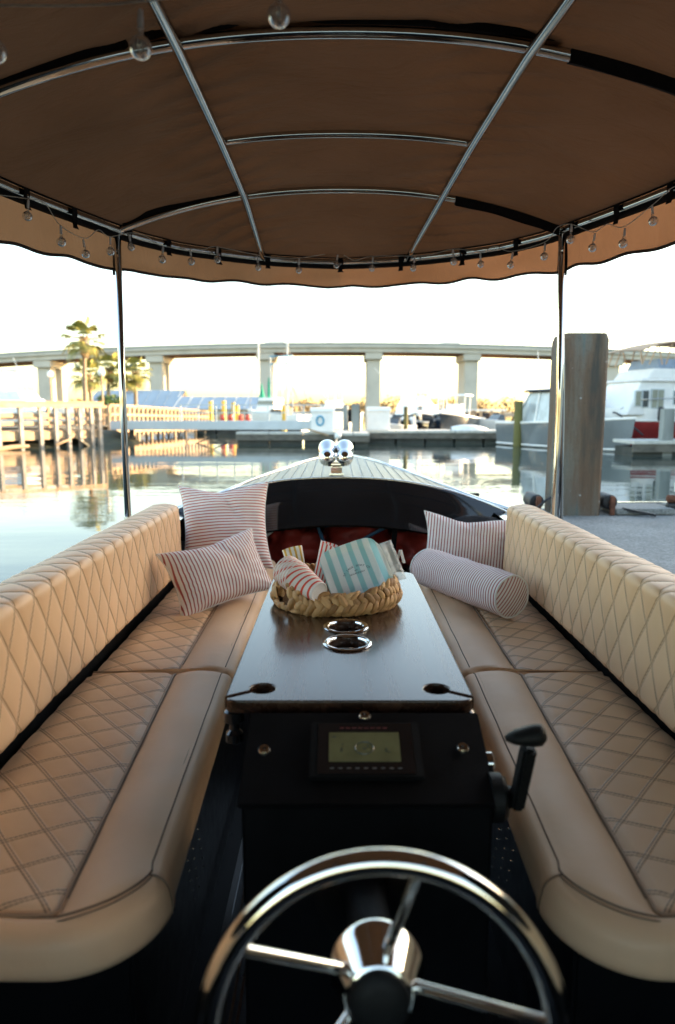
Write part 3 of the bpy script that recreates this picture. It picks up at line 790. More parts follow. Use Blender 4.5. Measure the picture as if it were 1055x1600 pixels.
# steel frame
MB().tube([(x, y, ZR) for x, y in RIM], .0155, 10, closed=True).build('rim_rail', M['steel'], cp, smooth=90)
sl_path = [(CO + (x - CO) * 1.012, y + (.012 if y > 3 else 0), ZR - .012) for x, y in RIM]
MB().tube(sl_path, .0205, 8, closed=True).build('rim_sleeve', M['black_web'], cp, smooth=90)
MB().tube([(CO + (x - CO) * .995, y - (.004 if y > 3 else 0), ZR + .022) for x, y in RIM], .006, 6, closed=True).build('rim_welt', M['black_web'], cp, smooth=90)
def bow_path(y, x0, x1, n=40, dz=0): return [(lerp(x0, x1, i / n), y, can_z(lerp(x0, x1, i / n), y) + dz) for i in range(n + 1)]
def rxl(y): return pw(y, [(-1.5, -.60), (0, -.53), (2.05, -.44), (3.07, -.392), (3.66, -.375)])
def rxr(y): return pw(y, [(-1.5, .78), (0, .70), (1.8, .56), (2.05, .532), (3.07, .44), (3.6, .36), (3.66, .355)])
wA, wC = .95, rim_w(2.05)
MB().tube(bow_path(3.07, CO - wA, CO + wA), .0145, 10).build('canopy_bow', M['steel'], cp, smooth=90)
MB().tube(bow_path(2.05, CO - wC, CO + wC), .0165, 10).build('canopy_bow', M['steel'], cp, smooth=90)
MB().tube(bow_path(2.62, rxl(2.62), rxr(2.62)), .0135, 10).build('canopy_bow', M['steel'], cp, smooth=90)
MB().tube(bow_path(.7, CO - 1.3, CO + 1.3), .016, 10).build('canopy_bow', M['steel'], cp, smooth=90)
MB().tube(bow_path(-.6, CO - 1.25, CO + 1.25), .016, 10).build('canopy_bow', M['steel'], cp, smooth=90)
for fx in (rxl, rxr):
    MB().tube([(fx(y), y, can_z(fx(y), y) - .012) for y in [lerp(-1.3, 3.63, i / 50) for i in range(51)]], .0165, 10).build('canopy_rail', M['steel'], cp, smooth=90)
# sleeves of black webbing over the bows
def sleeve(y, x0, x1, dz, hgt, dy=.004):
    g = MB(); r_ = []
    for i in range(31):
        x = lerp(x0, x1, i / 30); z = can_z(x, y) + dz; wob = .006 * noise.noise(V((x * 7, y, 0))); hh = hgt * min(1, (30 - i) / 4 + .45) if 0 else hgt
        r_.append([(x, y - dy - .014, z - hh + wob), (x, y - dy - .017, z), (x, y + .017, z + .004), (x, y + .016, z - hh * .6)])
    g.grid(r_, cv=True); g.poly(r_[0]); g.poly(r_[-1][::-1]); return g.build('bow_sleeve', M['black_web'], cp, smooth=60)
sleeve(2.05, CO - wC + .02, -.58, .030, .028)
sleeve(2.05, .64, CO + wC - .02, .008, .038)
sleeve(3.07, .50, CO + wA - .02, .006, .040)
sleeve(3.07, CO - wA + .02, -.42, .028, .022)
sleeve(2.05, -.56, .62, .034, .016)
# posts
for x, xt in ((-.953, -.944), (.985, .962)):
    for dy in ((0,) if x < 0 else (0,)):
        po = MB().tube([(x, 3.07, .835), (x, 3.07, 1.4), (xt, 3.07, 2.10)], .0145, 12).build('post', M['steel'], cp, smooth=90)
    if x > 0: MB().tube([(x + .036, 3.085, .835), (x + .014, 3.085, 1.5), (xt + .004, 3.085, 2.06)], .011, 10).build('post_brace', M['steel'], po, smooth=90)
    MB().lathe([(.03, 0), (.03, .006), (.018, .012), (.018, .05)], (x, 3.07, .826), n=16).build('post_foot', M['steel'], po, smooth=40)
    MB().lathe([(.007, 0), (.007, .008), (0, .011)], (xt, 3.055, 2.03), (0, -1, 0), 10).build('post_bolt', M['steel'], po)
    xo = -.028 if x < 0 else .030
    MB().box(min(xt, xt + xo) - .006, max(xt, xt + xo) + .006, 3.088, 3.094, 1.935, 2.1).build('post_strap', M['black_web'], cp)
# strap tabs that hold the canvas to the rim rail
TABS = [(-1.134, 2.572), (-1.056, 2.798), (-.93, 3.115), (-.805, 3.315), (-.599, 3.49), (-.364, 3.62), (.016, 3.706), (.327, 3.634), (.615, 3.479), (.827, 3.284), (.99, 2.985), (1.074, 2.75), (1.156, 2.495), (-1.2, 2.3), (1.215, 2.25)]
for i, (x, y) in enumerate(TABS):
    j = min(range(m), key=lambda q: (RIM[q][0] - x) ** 2 + (RIM[q][1] - y) ** 2)
    a, b = RIM[(j - 1) % m], RIM[(j + 1) % m]; tn = V((b[0] - a[0], b[1] - a[1], 0)).normalized(); nr = V((-tn.y, tn.x, 0))
    if nr.dot(V((x - CO, y - 1.0, 0))) < 0: nr = -nr
    c0 = V((RIM[j][0], RIM[j][1], ZR)); hw_ = .013; dr = .052 + .012 * random.random(); fl = random.uniform(.9, 1.35)
    pr = [(.026, .024, 1), (0, .0235, 1), (-.021, .012, 1), (-.0225, -.004, 1), (-.019, -.02, 1), (-.018, -.03, .8), (-.020, -dr + .012, .8), (-.024, -dr, fl)]
    r1 = [[c0 + nr * o + V((0, 0, z)) + tn * (s * hw_ * w_) for s in (-1, 1)] for o, z, w_ in pr]
    r2 = [[c0 + nr * (o - .004) + V((0, 0, z)) + tn * (s * hw_ * w_) for s in (-1, 1)] for o, z, w_ in pr]
    g = MB().grid(r1).grid(r2, flip=True); g.poly([r1[-1][0], r1[-1][1], r2[-1][1], r2[-1][0]])
    for s in (0, 1): g.grid([[p[s] for p in r1], [p[s] for p in r2]])
    tb_ = g.build('strap_tab', M['black_web'], cp)
    if i % 2 == 0: MB().lathe([(.006, 0), (.006, .002), (.003, .004), (0, .004)], c0 + nr * -.026 + V((0, 0, -.012)), -nr, 10).build('snap', M['steel'], tb_)

# string lights along the rim
sl_ = thing('string_lights', 'clear globe string lights strung along the canopy rim', 'string lights', (-1.1, 2.5, 2.05))
BUL = [(-1.16, 2.38, 2.00), (-1.1, 2.548, 2.032), (-1.047, 2.71, 1.983), (-1.002, 2.837, 1.967), (-.948, 2.978, 2.008), (-.893, 3.09, 2.05), (-.799, 3.245, 2.032), (-.69, 3.36, 2.046), (-.581, 3.44, 2.072), (-.396, 3.55, 2.057), (-.197, 3.62, 2.058), (-.005, 3.66, 2.09), (.176, 3.624, 2.068), (.379, 3.555, 2.055), (.564, 3.45, 2.064), (.679, 3.37, 2.036), (.791, 3.25, 2.009), (.896, 3.09, 2.012), (.955, 2.93, 2.044), (1.0, 2.80, 1.982), (1.055, 2.64, 1.961), (1.10, 2.50, 2.003), (1.15, 2.33, 2.02)]
prof = [(.0035, .036), (.0045, .03), (.0055, .020)]
for k in range(1, 13):
    g_ = pi * k / 13; prof.append((.0175 * sin(g_) + .001, .0175 * cos(g_) * 1.0 + .001))
prof.append((0, -.017))
bm_ = MB().lathe(prof, n=20).mesh('bulb', M['bulb'], smooth=80)
cm_ = MB().lathe([(.0018, .062), (.0042, .058), (.0048, .046), (.0048, .030)], n=10).mesh('bulb_cap', M['white_plastic'], smooth=50)
fm_ = MB().tube([(-.003, 0, .02), (-.004, 0, 0), (0, .003, -.005), (.004, 0, 0), (.003, 0, .02)], .0012, 5).mesh('filament', M['rope'])
def add_bulb(par, x, y, z, s=1.0):
    b_ = put('bulb', bm_, par); b_.location = V((x, y, z)) - V(par.location); b_.scale = (s, s, s); b_.rotation_euler = (random.uniform(-.12, .12), random.uniform(-.12, .12), random.random() * 6)
    for nme, me_ in (('bulb_cap', cm_), ('filament', fm_)):
        q = put(nme, me_, b_)
cord = []
for i, (x, y, z) in enumerate(BUL):
    cord.append((x, y, z + .060))
    if i < len(BUL) - 1:
        nx = BUL[i + 1]; up = max(z, nx[2]) + .060
        if i % 2: cord.append((lerp(x, nx[0], .5), lerp(y, nx[1], .5) + .012, min(2.115, up + .012)))
MB().tube(spl(cord, 6), .0016, 5).build('cord', M['rope'], sl_)
for x, y, z in BUL: add_bulb(sl_, x, y, z, random.uniform(.88, 1.0))
s2 = thing('string_lights', 'clear globe string lights drooping under the canopy close to the camera', 'string lights', (-.3, 1.16, 1.96))
NB = [(-.80, 1.2, 1.93), (-.535, 1.16, 1.905), (-.305, 1.15, 1.905), (-.088, 1.12, 1.935), (.12, 1.05, 2.08)]
cord = [(-1.25, 1.2, 2.10)] + [(x, y, z + .066) for x, y, z in NB] + [(.45, 1.0, 2.33)]
MB().tube(spl(cord, 8), .0016, 5).build('cord', M['rope'], s2)
for x, y, z in NB: add_bulb(s2, x, y, z, .95)

# ------------------------------------------------------------------ pillows
def pillow(label, c, e1, e2, w, h_, th, mat, stripes, along, seed, pinch=.10, fold=0, name='striped_pillow', corners=None):
    c, e1, e2 = V(c), V(e1).normalized(), V(e2).normalized(); e2 = (e2 - e1 * e1.dot(e2)).normalized(); nn_ = e1.cross(e2)
    par = thing(name, label, 'pillow', tuple(c - e2 * h_ / 2), 'striped pillows')
    n = 56; g = MB()
    def pt(u, v, s):
        x = u * (1 - pinch * (1 - v * v) * u * u) * w / 2; y = v * (1 - pinch * (1 - u * u) * v * v) * h_ / 2
        prof_ = ((1 - u ** 2) ** .45) * ((1 - v ** 2) ** .45); z = s * th / 2 * prof_
        rad = max(abs(u), abs(v)); ang = math.atan2(v, u)
        wr_ = .011 * sin(ang * 22 + 5 * noise.noise(V((u * 2, v * 2, seed)))) * max(0, rad - .45) * (1 - rad) * 4 * s
        z += wr_ * (.4 + abs(noise.noise(V((u * 1.7, v * 1.7, seed + 3))))) * (1 if th > .05 else 0)
        z += .012 * noise.noise(V((u * 2.3, v * 2.3, seed * 2))) * prof_
        if fold:      # creases running in from the top edge
            z -= s * fold * math.exp(-((u + .1 - .45 * (1 - v)) / .10) ** 2) * max(0, v + .2) * (1 - v * v * .6)
            z -= s * fold * .8 * math.exp(-((u + .32 - .7 * (1 - v)) / .07) ** 2) * max(0, v) * (1 - v * v * .6)
            y -= fold * .9 * math.exp(-((u + .1) / .45) ** 2) * max(0, v) ** 3
        return c + e1 * x + e2 * y + nn_ * z, x, y
    for s in (1, -1):
        rows = []; uvs = []
        for i in range(n + 1):
            r = []; u_ = []
            for j in range(n + 1):
                a, b = sin(pi / 2 * (2 * j / n - 1)), sin(pi / 2 * (2 * i / n - 1))
                p, x, y = pt(a, b, s); r.append(p); q = (y if along else x)
                u_.append((q / stripes + .04 * noise.noise(V((x * 9, y * 9, seed))), 0))
            rows.append(r); uvs.append(u_)
        g.grid(rows, uvs, flip=s < 0)
    g.build('cover', mat, par, smooth=180, weld=True)
    edge = []
    for k in range(4 * 24):
        s_, t = divmod(k, 24); t = sin(pi / 2 * (2 * t / 24 - 1))
        u, v = ((t, -1), (1, t), (-t, 1), (-1, -t))[s_]; edge.append(pt(u, v, 1)[0])
    MB().tube(edge, .0032, 6, closed=True).build('piping', M['white_piping'], par, smooth=90)
    return par
pillow('square red and white striped pillow standing behind the smaller one, left bench', (-.535, 3.22, .80), (.40, .05, .015), (.02, .17, .42), .43, .43, .19, M['ticking'], .0145, True, 3, .13, .020)
pillow('oblong red striped pillow propped in front of the square pillow, left bench', (-.470, 2.63, .722), (.31, .235, .055), (-.03, .14, .24), .42, .27, .17, M['ticking_dark'], .0135, False, 8, .12, .012)
pillow('oblong red striped pillow behind the round bolster, right bench', (.615, 3.15, .722), (.38, -.05, -.03), (.01, .10, .25), .44, .30, .16, M['ticking_dark'], .0135, False, 5, .14, .022)
# bolster
b0, b1 = V((.385, 2.885, .684)), V((.632, 2.405, .684)); rb = .086
bl = thing('striped_bolster', 'round red and white striped bolster cushion lying on the right bench', 'bolster', (.5, 2.64, .6), 'striped pillows')
ax = (b1 - b0).normalized(); Lb = (b1 - b0).length; e_ = ax.cross(V((0, 0, 1))).normalized(); f_ = e_.cross(ax)
rows = []; uvs = []
for i in range(121):
    t = i / 120; r = []; u_ = []
    rad0 = rb * (1 - .10 * abs(2 * t - 1) ** 8) * (1 - .012 * sin(pi * t))
    for k in range(48):
        g_ = 2 * pi * k / 48; rad = rad0 + .004 * noise.noise(V((t * 7, cos(g_) * 1.5, sin(g_) * 1.5))) + .0025 * sin(t * 60 + 3 * sin(g_ * 2)) * math.exp(-((t - .42) / .14) ** 2) * (1 + cos(g_ + 2.4)) * .6
        r.append(b0 + ax * (Lb * t) + e_ * (rad * cos(g_)) + f_ * (rad * sin(g_) * .97)); u_.append((Lb * t / .0125 + .15 * noise.noise(V((t * 9, cos(g_) * 2, sin(g_) * 2))), 0))
    rows.append(r); uvs.append(u_)
MB().grid(rows, uvs, cv=True).build('cover', M['ticking_dark'], bl, smooth=180)
for end, ctr, sg in ((rows[0], b0, -1), (rows[-1], b1, 1)):
    rr_ = []; uu = []
    for q in range(9):
        t = 1 - q / 8; r = []; u_ = []
        for p in end:
            pp = ctr + (p - ctr) * t + ax * (sg * .012 * (1 - t * t)); r.append(pp); d_ = (pp - ctr); u_.append(((d_.dot(e_) * .8 + d_.dot(f_) * .6) / .0125, 0))
        rr_.append(r); uu.append(u_)
    MB().grid(rr_, uu, cv=True, flip=sg < 0).build('end_disc', M['ticking_dark'], bl, smooth=180)
    MB().tube([ctr + (p - ctr) * 1.012 for p in end], .0042, 6, closed=True).build('piping', M['white_piping'], bl, smooth=90)
zp = [rows[i][int(48 * .37)] + (rows[i][int(48 * .37)] - (b0 + ax * (Lb * i / 120))).normalized() * .0015 for i in range(8, 100)]
MB().tube(zp, .0024, 5).build('zip', M['white_piping'], bl, smooth=90)

# black cover behind the right pillow and kit under the foredeck
def blob(name, c, r, mat, seed, amp=.25, n=20, sq=2.6, parent=None, fine=0):
    g = MB(); rows = []
    for i in range(n + 1):
        th = pi * i / n - pi / 2; row = []
        for j in range(2 * n):
            ph = pi * j / n; d = V((cos(th) * cos(ph), cos(th) * sin(ph), sin(th)))
            k = (abs(d.x) ** sq + abs(d.y) ** sq + abs(d.z) ** sq) ** (-1 / sq)
            w_ = 1 + amp * noise.noise(d * 1.6 + V((seed, 0, 0))) + fine * noise.noise(d * 6 + V((0, seed, 0)))
            row.append((c[0] + d.x * k * r[0] * w_, c[1] + d.y * k * r[1] * w_, c[2] + d.z * k * r[2] * w_))
        rows.append(row)
    g.grid(rows, cv=True); return g.build(name, mat, parent, smooth=180)
tag(blob('folded_cover', (.72, 3.42, .69), (.20, .10, .12), M['black_fabric'], 4, .2, fine=.08), 'folded black cover stuffed behind the right pillow', 'cover')
tag(blob('life_jacket_bag', (-.28, 3.95, .58), (.20, .2, .115), M['red_fabric'], 1, .35, 22, fine=.22), 'crumpled red bag under the foredeck, left', 'bag', 'red bags under the foredeck')
tag(blob('life_jacket_bag', (.10, 4.0, .595), (.21, .2, .125), M['red_fabric'], 2, .35, 22, fine=.22), 'crumpled red bag under the middle of the foredeck', 'bag', 'red bags under the foredeck')
tag(blob('life_jacket_bag', (.50, 3.95, .57), (.19, .2, .12), M['red_fabric'], 6, .35, 22, fine=.22), 'crumpled red bag under the foredeck, right', 'bag', 'red bags under the foredeck')
for i, (a, b_, lab) in enumerate((((-.12, 3.78, .735), (-.04, 3.72, .50), 'blue strap over the left red bag'), ((.28, 3.75, .715), (.02, 3.70, .56), 'blue strap slanting across the middle red bag'))):
    st = MB().tube(spl([a, (lerp(a[0], b_[0], .5), 3.74, lerp(a[2], b_[2], .45)), b_], 6), .011, 6); tag(st.build('strap', M['blue_fabric'], smooth=60), lab, 'strap')
tag(MB().bar((.32, 3.72, .735), (.30, 3.70, .48), .03, .006, (0, 1, 0)).build('strap', M['black_web']), 'black strap hanging between the red bags', 'strap')
tag(MB().bar((-.395, 3.66, .735), (-.36, 3.65, .69), .045, .004, (0, 1, 0)).build('label_card', M['white_plastic']), 'small white tag at the left of the dark locker', 'tag')

# ------------------------------------------------------------------ bow searchlights
se = thing('bow_searchlight', 'pair of chrome bullet searchlights on the foredeck', 'searchlight', (-.006, 3.78, 1.0))
MB().box(-.045, .033, 3.70, 3.80, 1.001, 1.008).build('base_plate', M['chrome'], se, bevel=.003)
MB().box(-.036, .024, 3.715, 3.785, 1.0082, 1.052).build('pedestal', M['chrome'], se, bevel=.006)
MB().box(-.05, .038, 3.70, 3.80, 1.0522, 1.060).build('bracket', M['black_gloss'], se, bevel=.002)
dirv = V((0, .93, .37)).normalized()
for x in (-.057, .040):
    o = V((x, 3.755, 1.097)); pr = []
    for k in range(1, 13):
        g_ = pi * .78 * k / 13; pr.append((.0475 * sin(g_), -.0475 * cos(g_)))
    pr = [(0.0005, -.0475)] + pr + [(.036, .04), (.036, .052), (.044, .07), (.050, .09), (.0515, .115), (.050, .13), (.046, .133)]
    hd = MB().lathe(pr, o, dirv, 36).build('lamp_housing', M['chrome'], se, smooth=60)
    MB().lathe([(.046, .1335), (.03, .138), (0, .14)], o, dirv, 28).build('lens', M['lens'], hd, smooth=60)
MB().box(-.04, .026, 3.73, 3.80, 1.0602, 1.075).build('yoke', M['chrome'], se, bevel=.004)

# ------------------------------------------------------------------ basket and what is in it
bc = V((-.004, 1.925, .8005)); ra, rbk = .168, .142
bk = thing('woven_basket', 'round woven water-hyacinth basket on the walnut table', 'basket', tuple(bc))
MB().lathe([(.0, .0), (.12, .0), (.15, .004), (.155, .012), (0, .014)], bc, n=40).build('basket_base', M['straw_dark'], bk)
sm_ = []
for v in range(4):
    g = MB(); rows = []
    for i in range(9):
        t = i / 8; rad = (sin(pi * (t * .92 + .04)) ** .6); tw = .6 * t
        rows.append([((.0098 + .0008 * v) * rad * (1 + .18 * cos(3 * (2 * pi * k / 9) + v)) * cos(2 * pi * k / 9 + tw), lerp(-.5, .5, t) * (.046 + .003 * v), .0085 * rad * (1 + .15 * cos(2 * (2 * pi * k / 9) + v)) * sin(2 * pi * k / 9 + tw) + .006 * sin(pi * t)) for k in range(9)])
    g.grid(rows, cv=True, flip=True); g.poly(rows[0]); g.poly(rows[-1][::-1]); sm_.append(g.mesh('strand', M['straw'], smooth=60))
def strand(ang, z, tilt, rad_off=0, sc=1.0):
    st = put('strand', random.choice(sm_), bk)
    p = V((bc.x + (ra + rad_off) * cos(ang), bc.y + (rbk + rad_off) * sin(ang), bc.z + z)) - V(bk.location)
    nrm = V((cos(ang) / ra, sin(ang) / rbk, 0)).normalized(); tn = V((-nrm.y, nrm.x, 0))
    yv = (tn * cos(tilt) + V((0, 0, 1)) * sin(tilt)).normalized(); xv = yv.cross(nrm).normalized()
    mt = Matrix((xv, yv, nrm)).transposed().to_4x4(); mt.translation = p
    st.matrix_local = mt @ Matrix.Diagonal((sc, sc * random.uniform(.9, 1.15), sc, 1))
NB_ = 56; hole = [(pi + .52, .26)]
def hole_at(a):
    for c_, w_ in hole:
        d = (a - c_ + pi) % (2 * pi) - pi
        if abs(d) < w_: return 1 - (d / w_) ** 2
    return 0
for r_ in range(4):
    for k in range(NB_):
        a = 2 * pi * (k + .5 * (r_ % 2)) / NB_ + random.uniform(-.02, .02); hh = hole_at(a)
        top_ = .010 * cos(a * 3 + 1.1) + .004 * sin(a * 7) - .020 * math.exp(-(((a - 4.40) / .20) ** 2))
        if r_ in (1, 2) and hh > .15: continue
        z = (.010, .026, .044, .060)[r_] + top_ * (r_ / 3) + (hh * .014 if r_ == 3 else 0)
        tl = ((.25, .95, -.95 + pi, .75)[r_]) + random.uniform(-.22, .22)
        strand(a, z, tl, (.002, .010, .006, .000)[r_] + random.uniform(-.002, .002), (.82, .90, .88, .80)[r_])
for k in range(44):
    a = 2 * pi * k / 44; strand(a, .030 + .02 * (k % 2), .3 + random.uniform(-.3, .3), -.014, 1.15) if hole_at(a) < .05 else None

def plate(c, e1, e2, w, label, k):
    e1, e2 = V(e1).normalized(), V(e2).normalized(); e2 = (e2 - e1 * e1.dot(e2)).normalized(); nn_ = e1.cross(e2); c = V(c)
    g = MB()
    def ring(s, zz, n=64):
        r = []; u = []
        for i in range(n):
            t = 2 * pi * i / n; p_ = 5.0; q = (abs(cos(t)) ** p_ + abs(sin(t)) ** p_) ** (-1 / p_); x, y = cos(t) * q * w / 2 * s, sin(t) * q * w / 2 * s
            r.append(c + e1 * x + e2 * y + nn_ * zz); u.append((x / .034 + .25, y))
        return r, u
    prof_ = [(.02, 0), (.5, 0), (.74, 0), (.80, .002), (.92, .012), (.985, .0165), (1, .0160), (.995, .015), (.91, .0095), (.79, -.001), (.5, -.0015), (.02, -.0015)]
    rs = [ring(s, z) for s, z in prof_]
    g.grid([a for a, b in rs], [b for a, b in rs], cv=True)
    o = g.build('paper_plate', M['plate_teal'], smooth=60); tag(o, label, 'plate', 'striped paper plates'); return o
pe1, pe2 = V((.93, .10, .31)), V((.08, .70, .70))
pn = pe1.normalized().cross((pe2 - pe1.normalized() * pe1.normalized().dot(pe2)).normalized())
pc = V((.050, 1.925, .894))
plabels = ['top teal and white striped square plate with printed lettering, in the basket', 'second teal striped plate down in the stack in the basket', 'third teal striped plate down in the stack in the basket', 'fourth teal striped plate down in the stack in the basket', 'lowest teal striped plate of the stack in the basket']
plates = [plate(pc - pn * (.0052 * k) + pe1.normalized() * (.0022 * k), pe1, pe2, .178, plabels[k], k) for k in range(5)]
# lettering printed on the top plate
u1 = pe1.normalized(); u2 = (pe2 - u1 * u1.dot(pe2)).normalized()
def letter(ch, x, y, ang, size):
    tc = bpy.data.curves.new('lettering', 'FONT'); tc.body = ch; tc.size = size; tc.align_x = 'CENTER'; tc.align_y = 'CENTER'
    o = bpy.data.objects.new('lettering', tc); COL.objects.link(o); d_ = bpy.context.evaluated_depsgraph_get()
    me_ = bpy.data.meshes.new_from_object(o.evaluated_get(d_)); bpy.data.objects.remove(o)
    mt = Matrix((u1, u2, pn)).transposed().to_4x4(); mt.translation = pc + pn * .0006 + u1 * x + u2 * y
    me_.transform(mt @ Matrix.Rotation(ang, 4, 'Z')); me_.materials.clear(); me_.materials.append(M['ink']); return put('lettering', me_, plates[0])
txt = 'ST JANE BOAT CO'
for i, ch in enumerate(txt):
    if ch == ' ': continue
    g_ = lerp(R(152), R(28), i / (len(txt) - 1)); letter(ch, .042 * cos(g_) + .004, .036 * sin(g_) - .022, g_ - pi / 2, .0095)
letter('EST', .004, -.001, 0, .006); letter('SAVANNAH', .004, -.011, 0, .0085)

# nested paper cups
cb, cr = V((-.048, 1.782, .868)), V((-.122, 1.868, .893)); ca = (cr - cb).normalized()
for k in range(6):
    o = cb + ca * (.0105 * k); pr = [(.0235, .004), (.0265, 0), (.0275, .002), (.0425, .098), (.0445, .099), (.0448, .1015), (.0435, .103), (.0414, .1005), (.0270, .008), (0, .006)]
    if k: pr = pr[1:-2] + [(.0270, .02)]
    g = MB(); n_ = 48; e0 = ca.orthogonal().normalized(); e1_ = ca.cross(e0); rows = []; uvs = []
    for r_, h_ in pr:
        rows.append([o + ca * h_ + e0 * (r_ * cos(2 * pi * q / n_)) + e1_ * (r_ * sin(2 * pi * q / n_)) for q in range(n_ + 1)])
        uvs.append([(7 * q / n_ + k * .27, 0) if .012 < h_ < .0985 else (.0, 0) for q in range(n_ + 1)])
    g.grid(rows, uvs, flip=True)
    if k == 0: g.poly([p + ca * .0 for p in rows[0][:-1]], [(0, 0)] * n_)
    tag(g.build('paper_cup', M['cup_stripe'], smooth=60), ['outermost red striped paper cup, base towards the camera, in the basket', 'second red striped paper cup nested in the basket stack', 'third red striped paper cup nested in the basket stack', 'fourth red striped paper cup nested in the basket stack', 'fifth red striped paper cup nested in the basket stack', 'innermost red striped paper cup nearest the basket edge'][k], 'cup', 'nested paper cups')

def scoop(c, e1, e2, wb, wt, hgt, mat, ns, label):
    c, e1, e2 = V(c), V(e1).normalized(), V(e2).normalized(); e2 = (e2 - e1 * e1.dot(e2)).normalized(); nn_ = e1.cross(e2)
    g = MB()
    for s in (1, -1):
        rows = []; uvs = []
        for i in range(13):
            v = i / 12; w = lerp(wb, wt, v); r = []; u = []
            for j in range(13):
                x = 2 * j / 12 - 1; y = v * (hgt - (.012 if s > 0 else -.004) * (1 - x * x))
                r.append(c + e1 * (x * w / 2) + e2 * y + nn_ * (s * (.006 + .008 * v) * sqrt(max(0, 1 - x * x * .96)))); u.append(((x * .5 + .5) * ns, 0))
            rows.append(r); uvs.append(u)
        g.grid(rows, uvs, flip=s < 0)
    o = g.build('popcorn_box', mat, smooth=60); return tag(o, label, 'snack box', 'striped snack boxes')
scoop((-.050, 1.975, .845), (.90, .1, -.30), (-.36, .25, .86), .050, .064, .125, M['box_red'], 5, 'red and white striped paper snack box standing in the basket')
scoop((-.112, 1.99, .850), (.94, .12, .22), (-.22, .25, .82), .046, .062, .100, M['box_yellow'], 4, 'yellow and white striped paper snack box at the back of the basket')
# clear pack of white napkins leaning behind the plates
nk = thing('napkin_pack', 'clear-wrapped pack of white napkins behind the plates in the basket', 'napkins', (.10, 1.99, .83))
def quadslab(c, e1, e2, w, h_, t, mat, name, par, seed, amp):
    c, e1, e2 = V(c), V(e1).normalized(), V(e2).normalized(); e2 = (e2 - e1 * e1.dot(e2)).normalized(); nn_ = e1.cross(e2); g = MB()
    for s in (1, -1):
        rows = [[c + e1 * (w * (j / 16 - .5)) + e2 * (h_ * (i / 16 - .5)) + nn_ * (s * t * (min(1, 8 * (j / 16) * (1 - j / 16) * 2) * min(1, 8 * (i / 16) * (1 - i / 16) * 2)) ** .5 + amp * noise.noise(V((i * .5, j * .5, seed)))) for j in range(17)] for i in range(17)]
        g.grid(rows, flip=s < 0)
    return g.build(name, mat, par, smooth=50)
quadslab((.102, 1.975, .893), (.88, .12, .26), (-.02, .6, .75), .125, .125, .010, M['paper_white'], 'napkin_stack', nk, 1, .006)
quadslab((.112, 1.968, .897), (.88, .12, .26), (-.02, .6, .75), .145, .135, .014, M['film'], 'wrapper', nk, 2, .008)
tr = thing('clear_tray', 'clear plastic tray with upturned rim behind the plates in the basket', 'tray', (.05, 2.0, .83))
for a, b_ in (((-.015, 1.975, .885), (.025, 2.0, .940)), ((.025, 2.0, .940), (.032, 1.985, .925)), ((.172, 1.975, .900), (.187, 1.99, .942)), ((.187, 1.99, .942), (.197, 1.975, .905))):
    MB().bar(a, b_, .010, .004).build('tray_rim', M['film'], tr, bevel=.001)

# ------------------------------------------------------------------ near dock on the right, its pile and fittings
dk_ = thing('concrete_dock', 'grey concrete dock alongside the boat on the right', 'dock', (3.5, 2, 0))
sl = MB().box(1.16, 9.0, -8, 5.60, .16, .55).build('dock_slab', M['dock'], dk_, bevel=.01)
MB().box(1.10, 1.158, -8, 5.5, .2, .52).build('fender_board', M['timber_grey'], dk_, bevel=.006)
MB().bar((2.15, 5.615, .575), (9, 5.615, .575), .05, .06).build('edge_angle', M['steel'], dk_, bevel=.004)
MB().box(1.3, 8.8, -7.5, 5.3, -.3, .158).build('dock_float', M['float'], dk_)
tag(MB().box(2.15, 2.62, 5.22, 5.58, .5545, .60).build('dock_plate', M['dock'], bevel=.008), 'raised grey concrete plate on the dock beside the tall pile', 'dock plate')
pl = MB(); px0, px1, py0, py1, ch = 1.69, 2.025, 5.20, 5.54, .022
rows = []
for z in (-1.0, .3, .6, 1.2, 1.88, 1.925):
    c_ = ch + (.018 if z > 1.9 else 0); i_ = .0 if z < 1.9 else .012
    rows.append([(x, y, z + .0) for x, y in ((px0 + c_, py0 + i_), (px1 - c_, py0 + i_), (px1 - i_, py0 + c_), (px1 - i_, py1 - c_), (px1 - c_, py1 - i_), (px0 + c_, py1 - i_), (px0 + i_, py1 - c_), (px0 + i_, py0 + c_))])
pl.grid(rows, cv=True, flip=False); pl.poly(rows[-1])
tag(pl.build('concrete_pile', M['pile'], smooth=20), 'tall square stained concrete pile rising through the dock edge', 'pile')
pg = thing('pile_guide', 'rusty roller guide clasping the concrete pile at dock level', 'pile guide', (1.9, 5.3, .55))
for x, nm in ((1.55, 0), (2.12, 1)):
    rl = MB().lathe([(.03, -.11), (.055, -.10), (.06, -.06), (.055, 0), (.06, .06), (.055, .10), (.03, .11)], (x, 5.36, .65), (0, 1, 0), 24).build('roller', M['rubber'], pg, smooth=40)
    MB().lathe([(.016, -.14), (.016, .14)], (x, 5.36, .65), (0, 1, 0), 12).build('axle', M['rust'], rl)
    MB().box(x - .018, x + .018, 5.20, 5.23, .552, .70).build('bracket', M['rust'], pg, bevel=.004)
    MB().box(x - .018, x + .018, 5.49, 5.52, .552, .70).build('bracket', M['rust'], pg, bevel=.004)
MB().bar((2.21, 5.25, .60), (2.42, 5.12, .565), .03, .02).build('arm', M['rubber'], pg, bevel=.004)
MB().tube(spl([(1.66, 5.2, .66), (1.63, 5.16, .70), (1.56, 5.14, .66), (1.50, 5.16, .60), (1.40, 5.2, .562)], 6), .008, 6).build('hose_loop', M['rubber'], pg, smooth=60)
tag(MB().tube(spl([(1.60, 4.9, .56), (1.50, 4.95, .562), (1.36, 4.93, .56), (1.25, 4.9, .558)], 6), .008, 6).build('dock_line', M['rubber'], smooth=60), 'dark line lying on the dock left of the pile', 'rope')
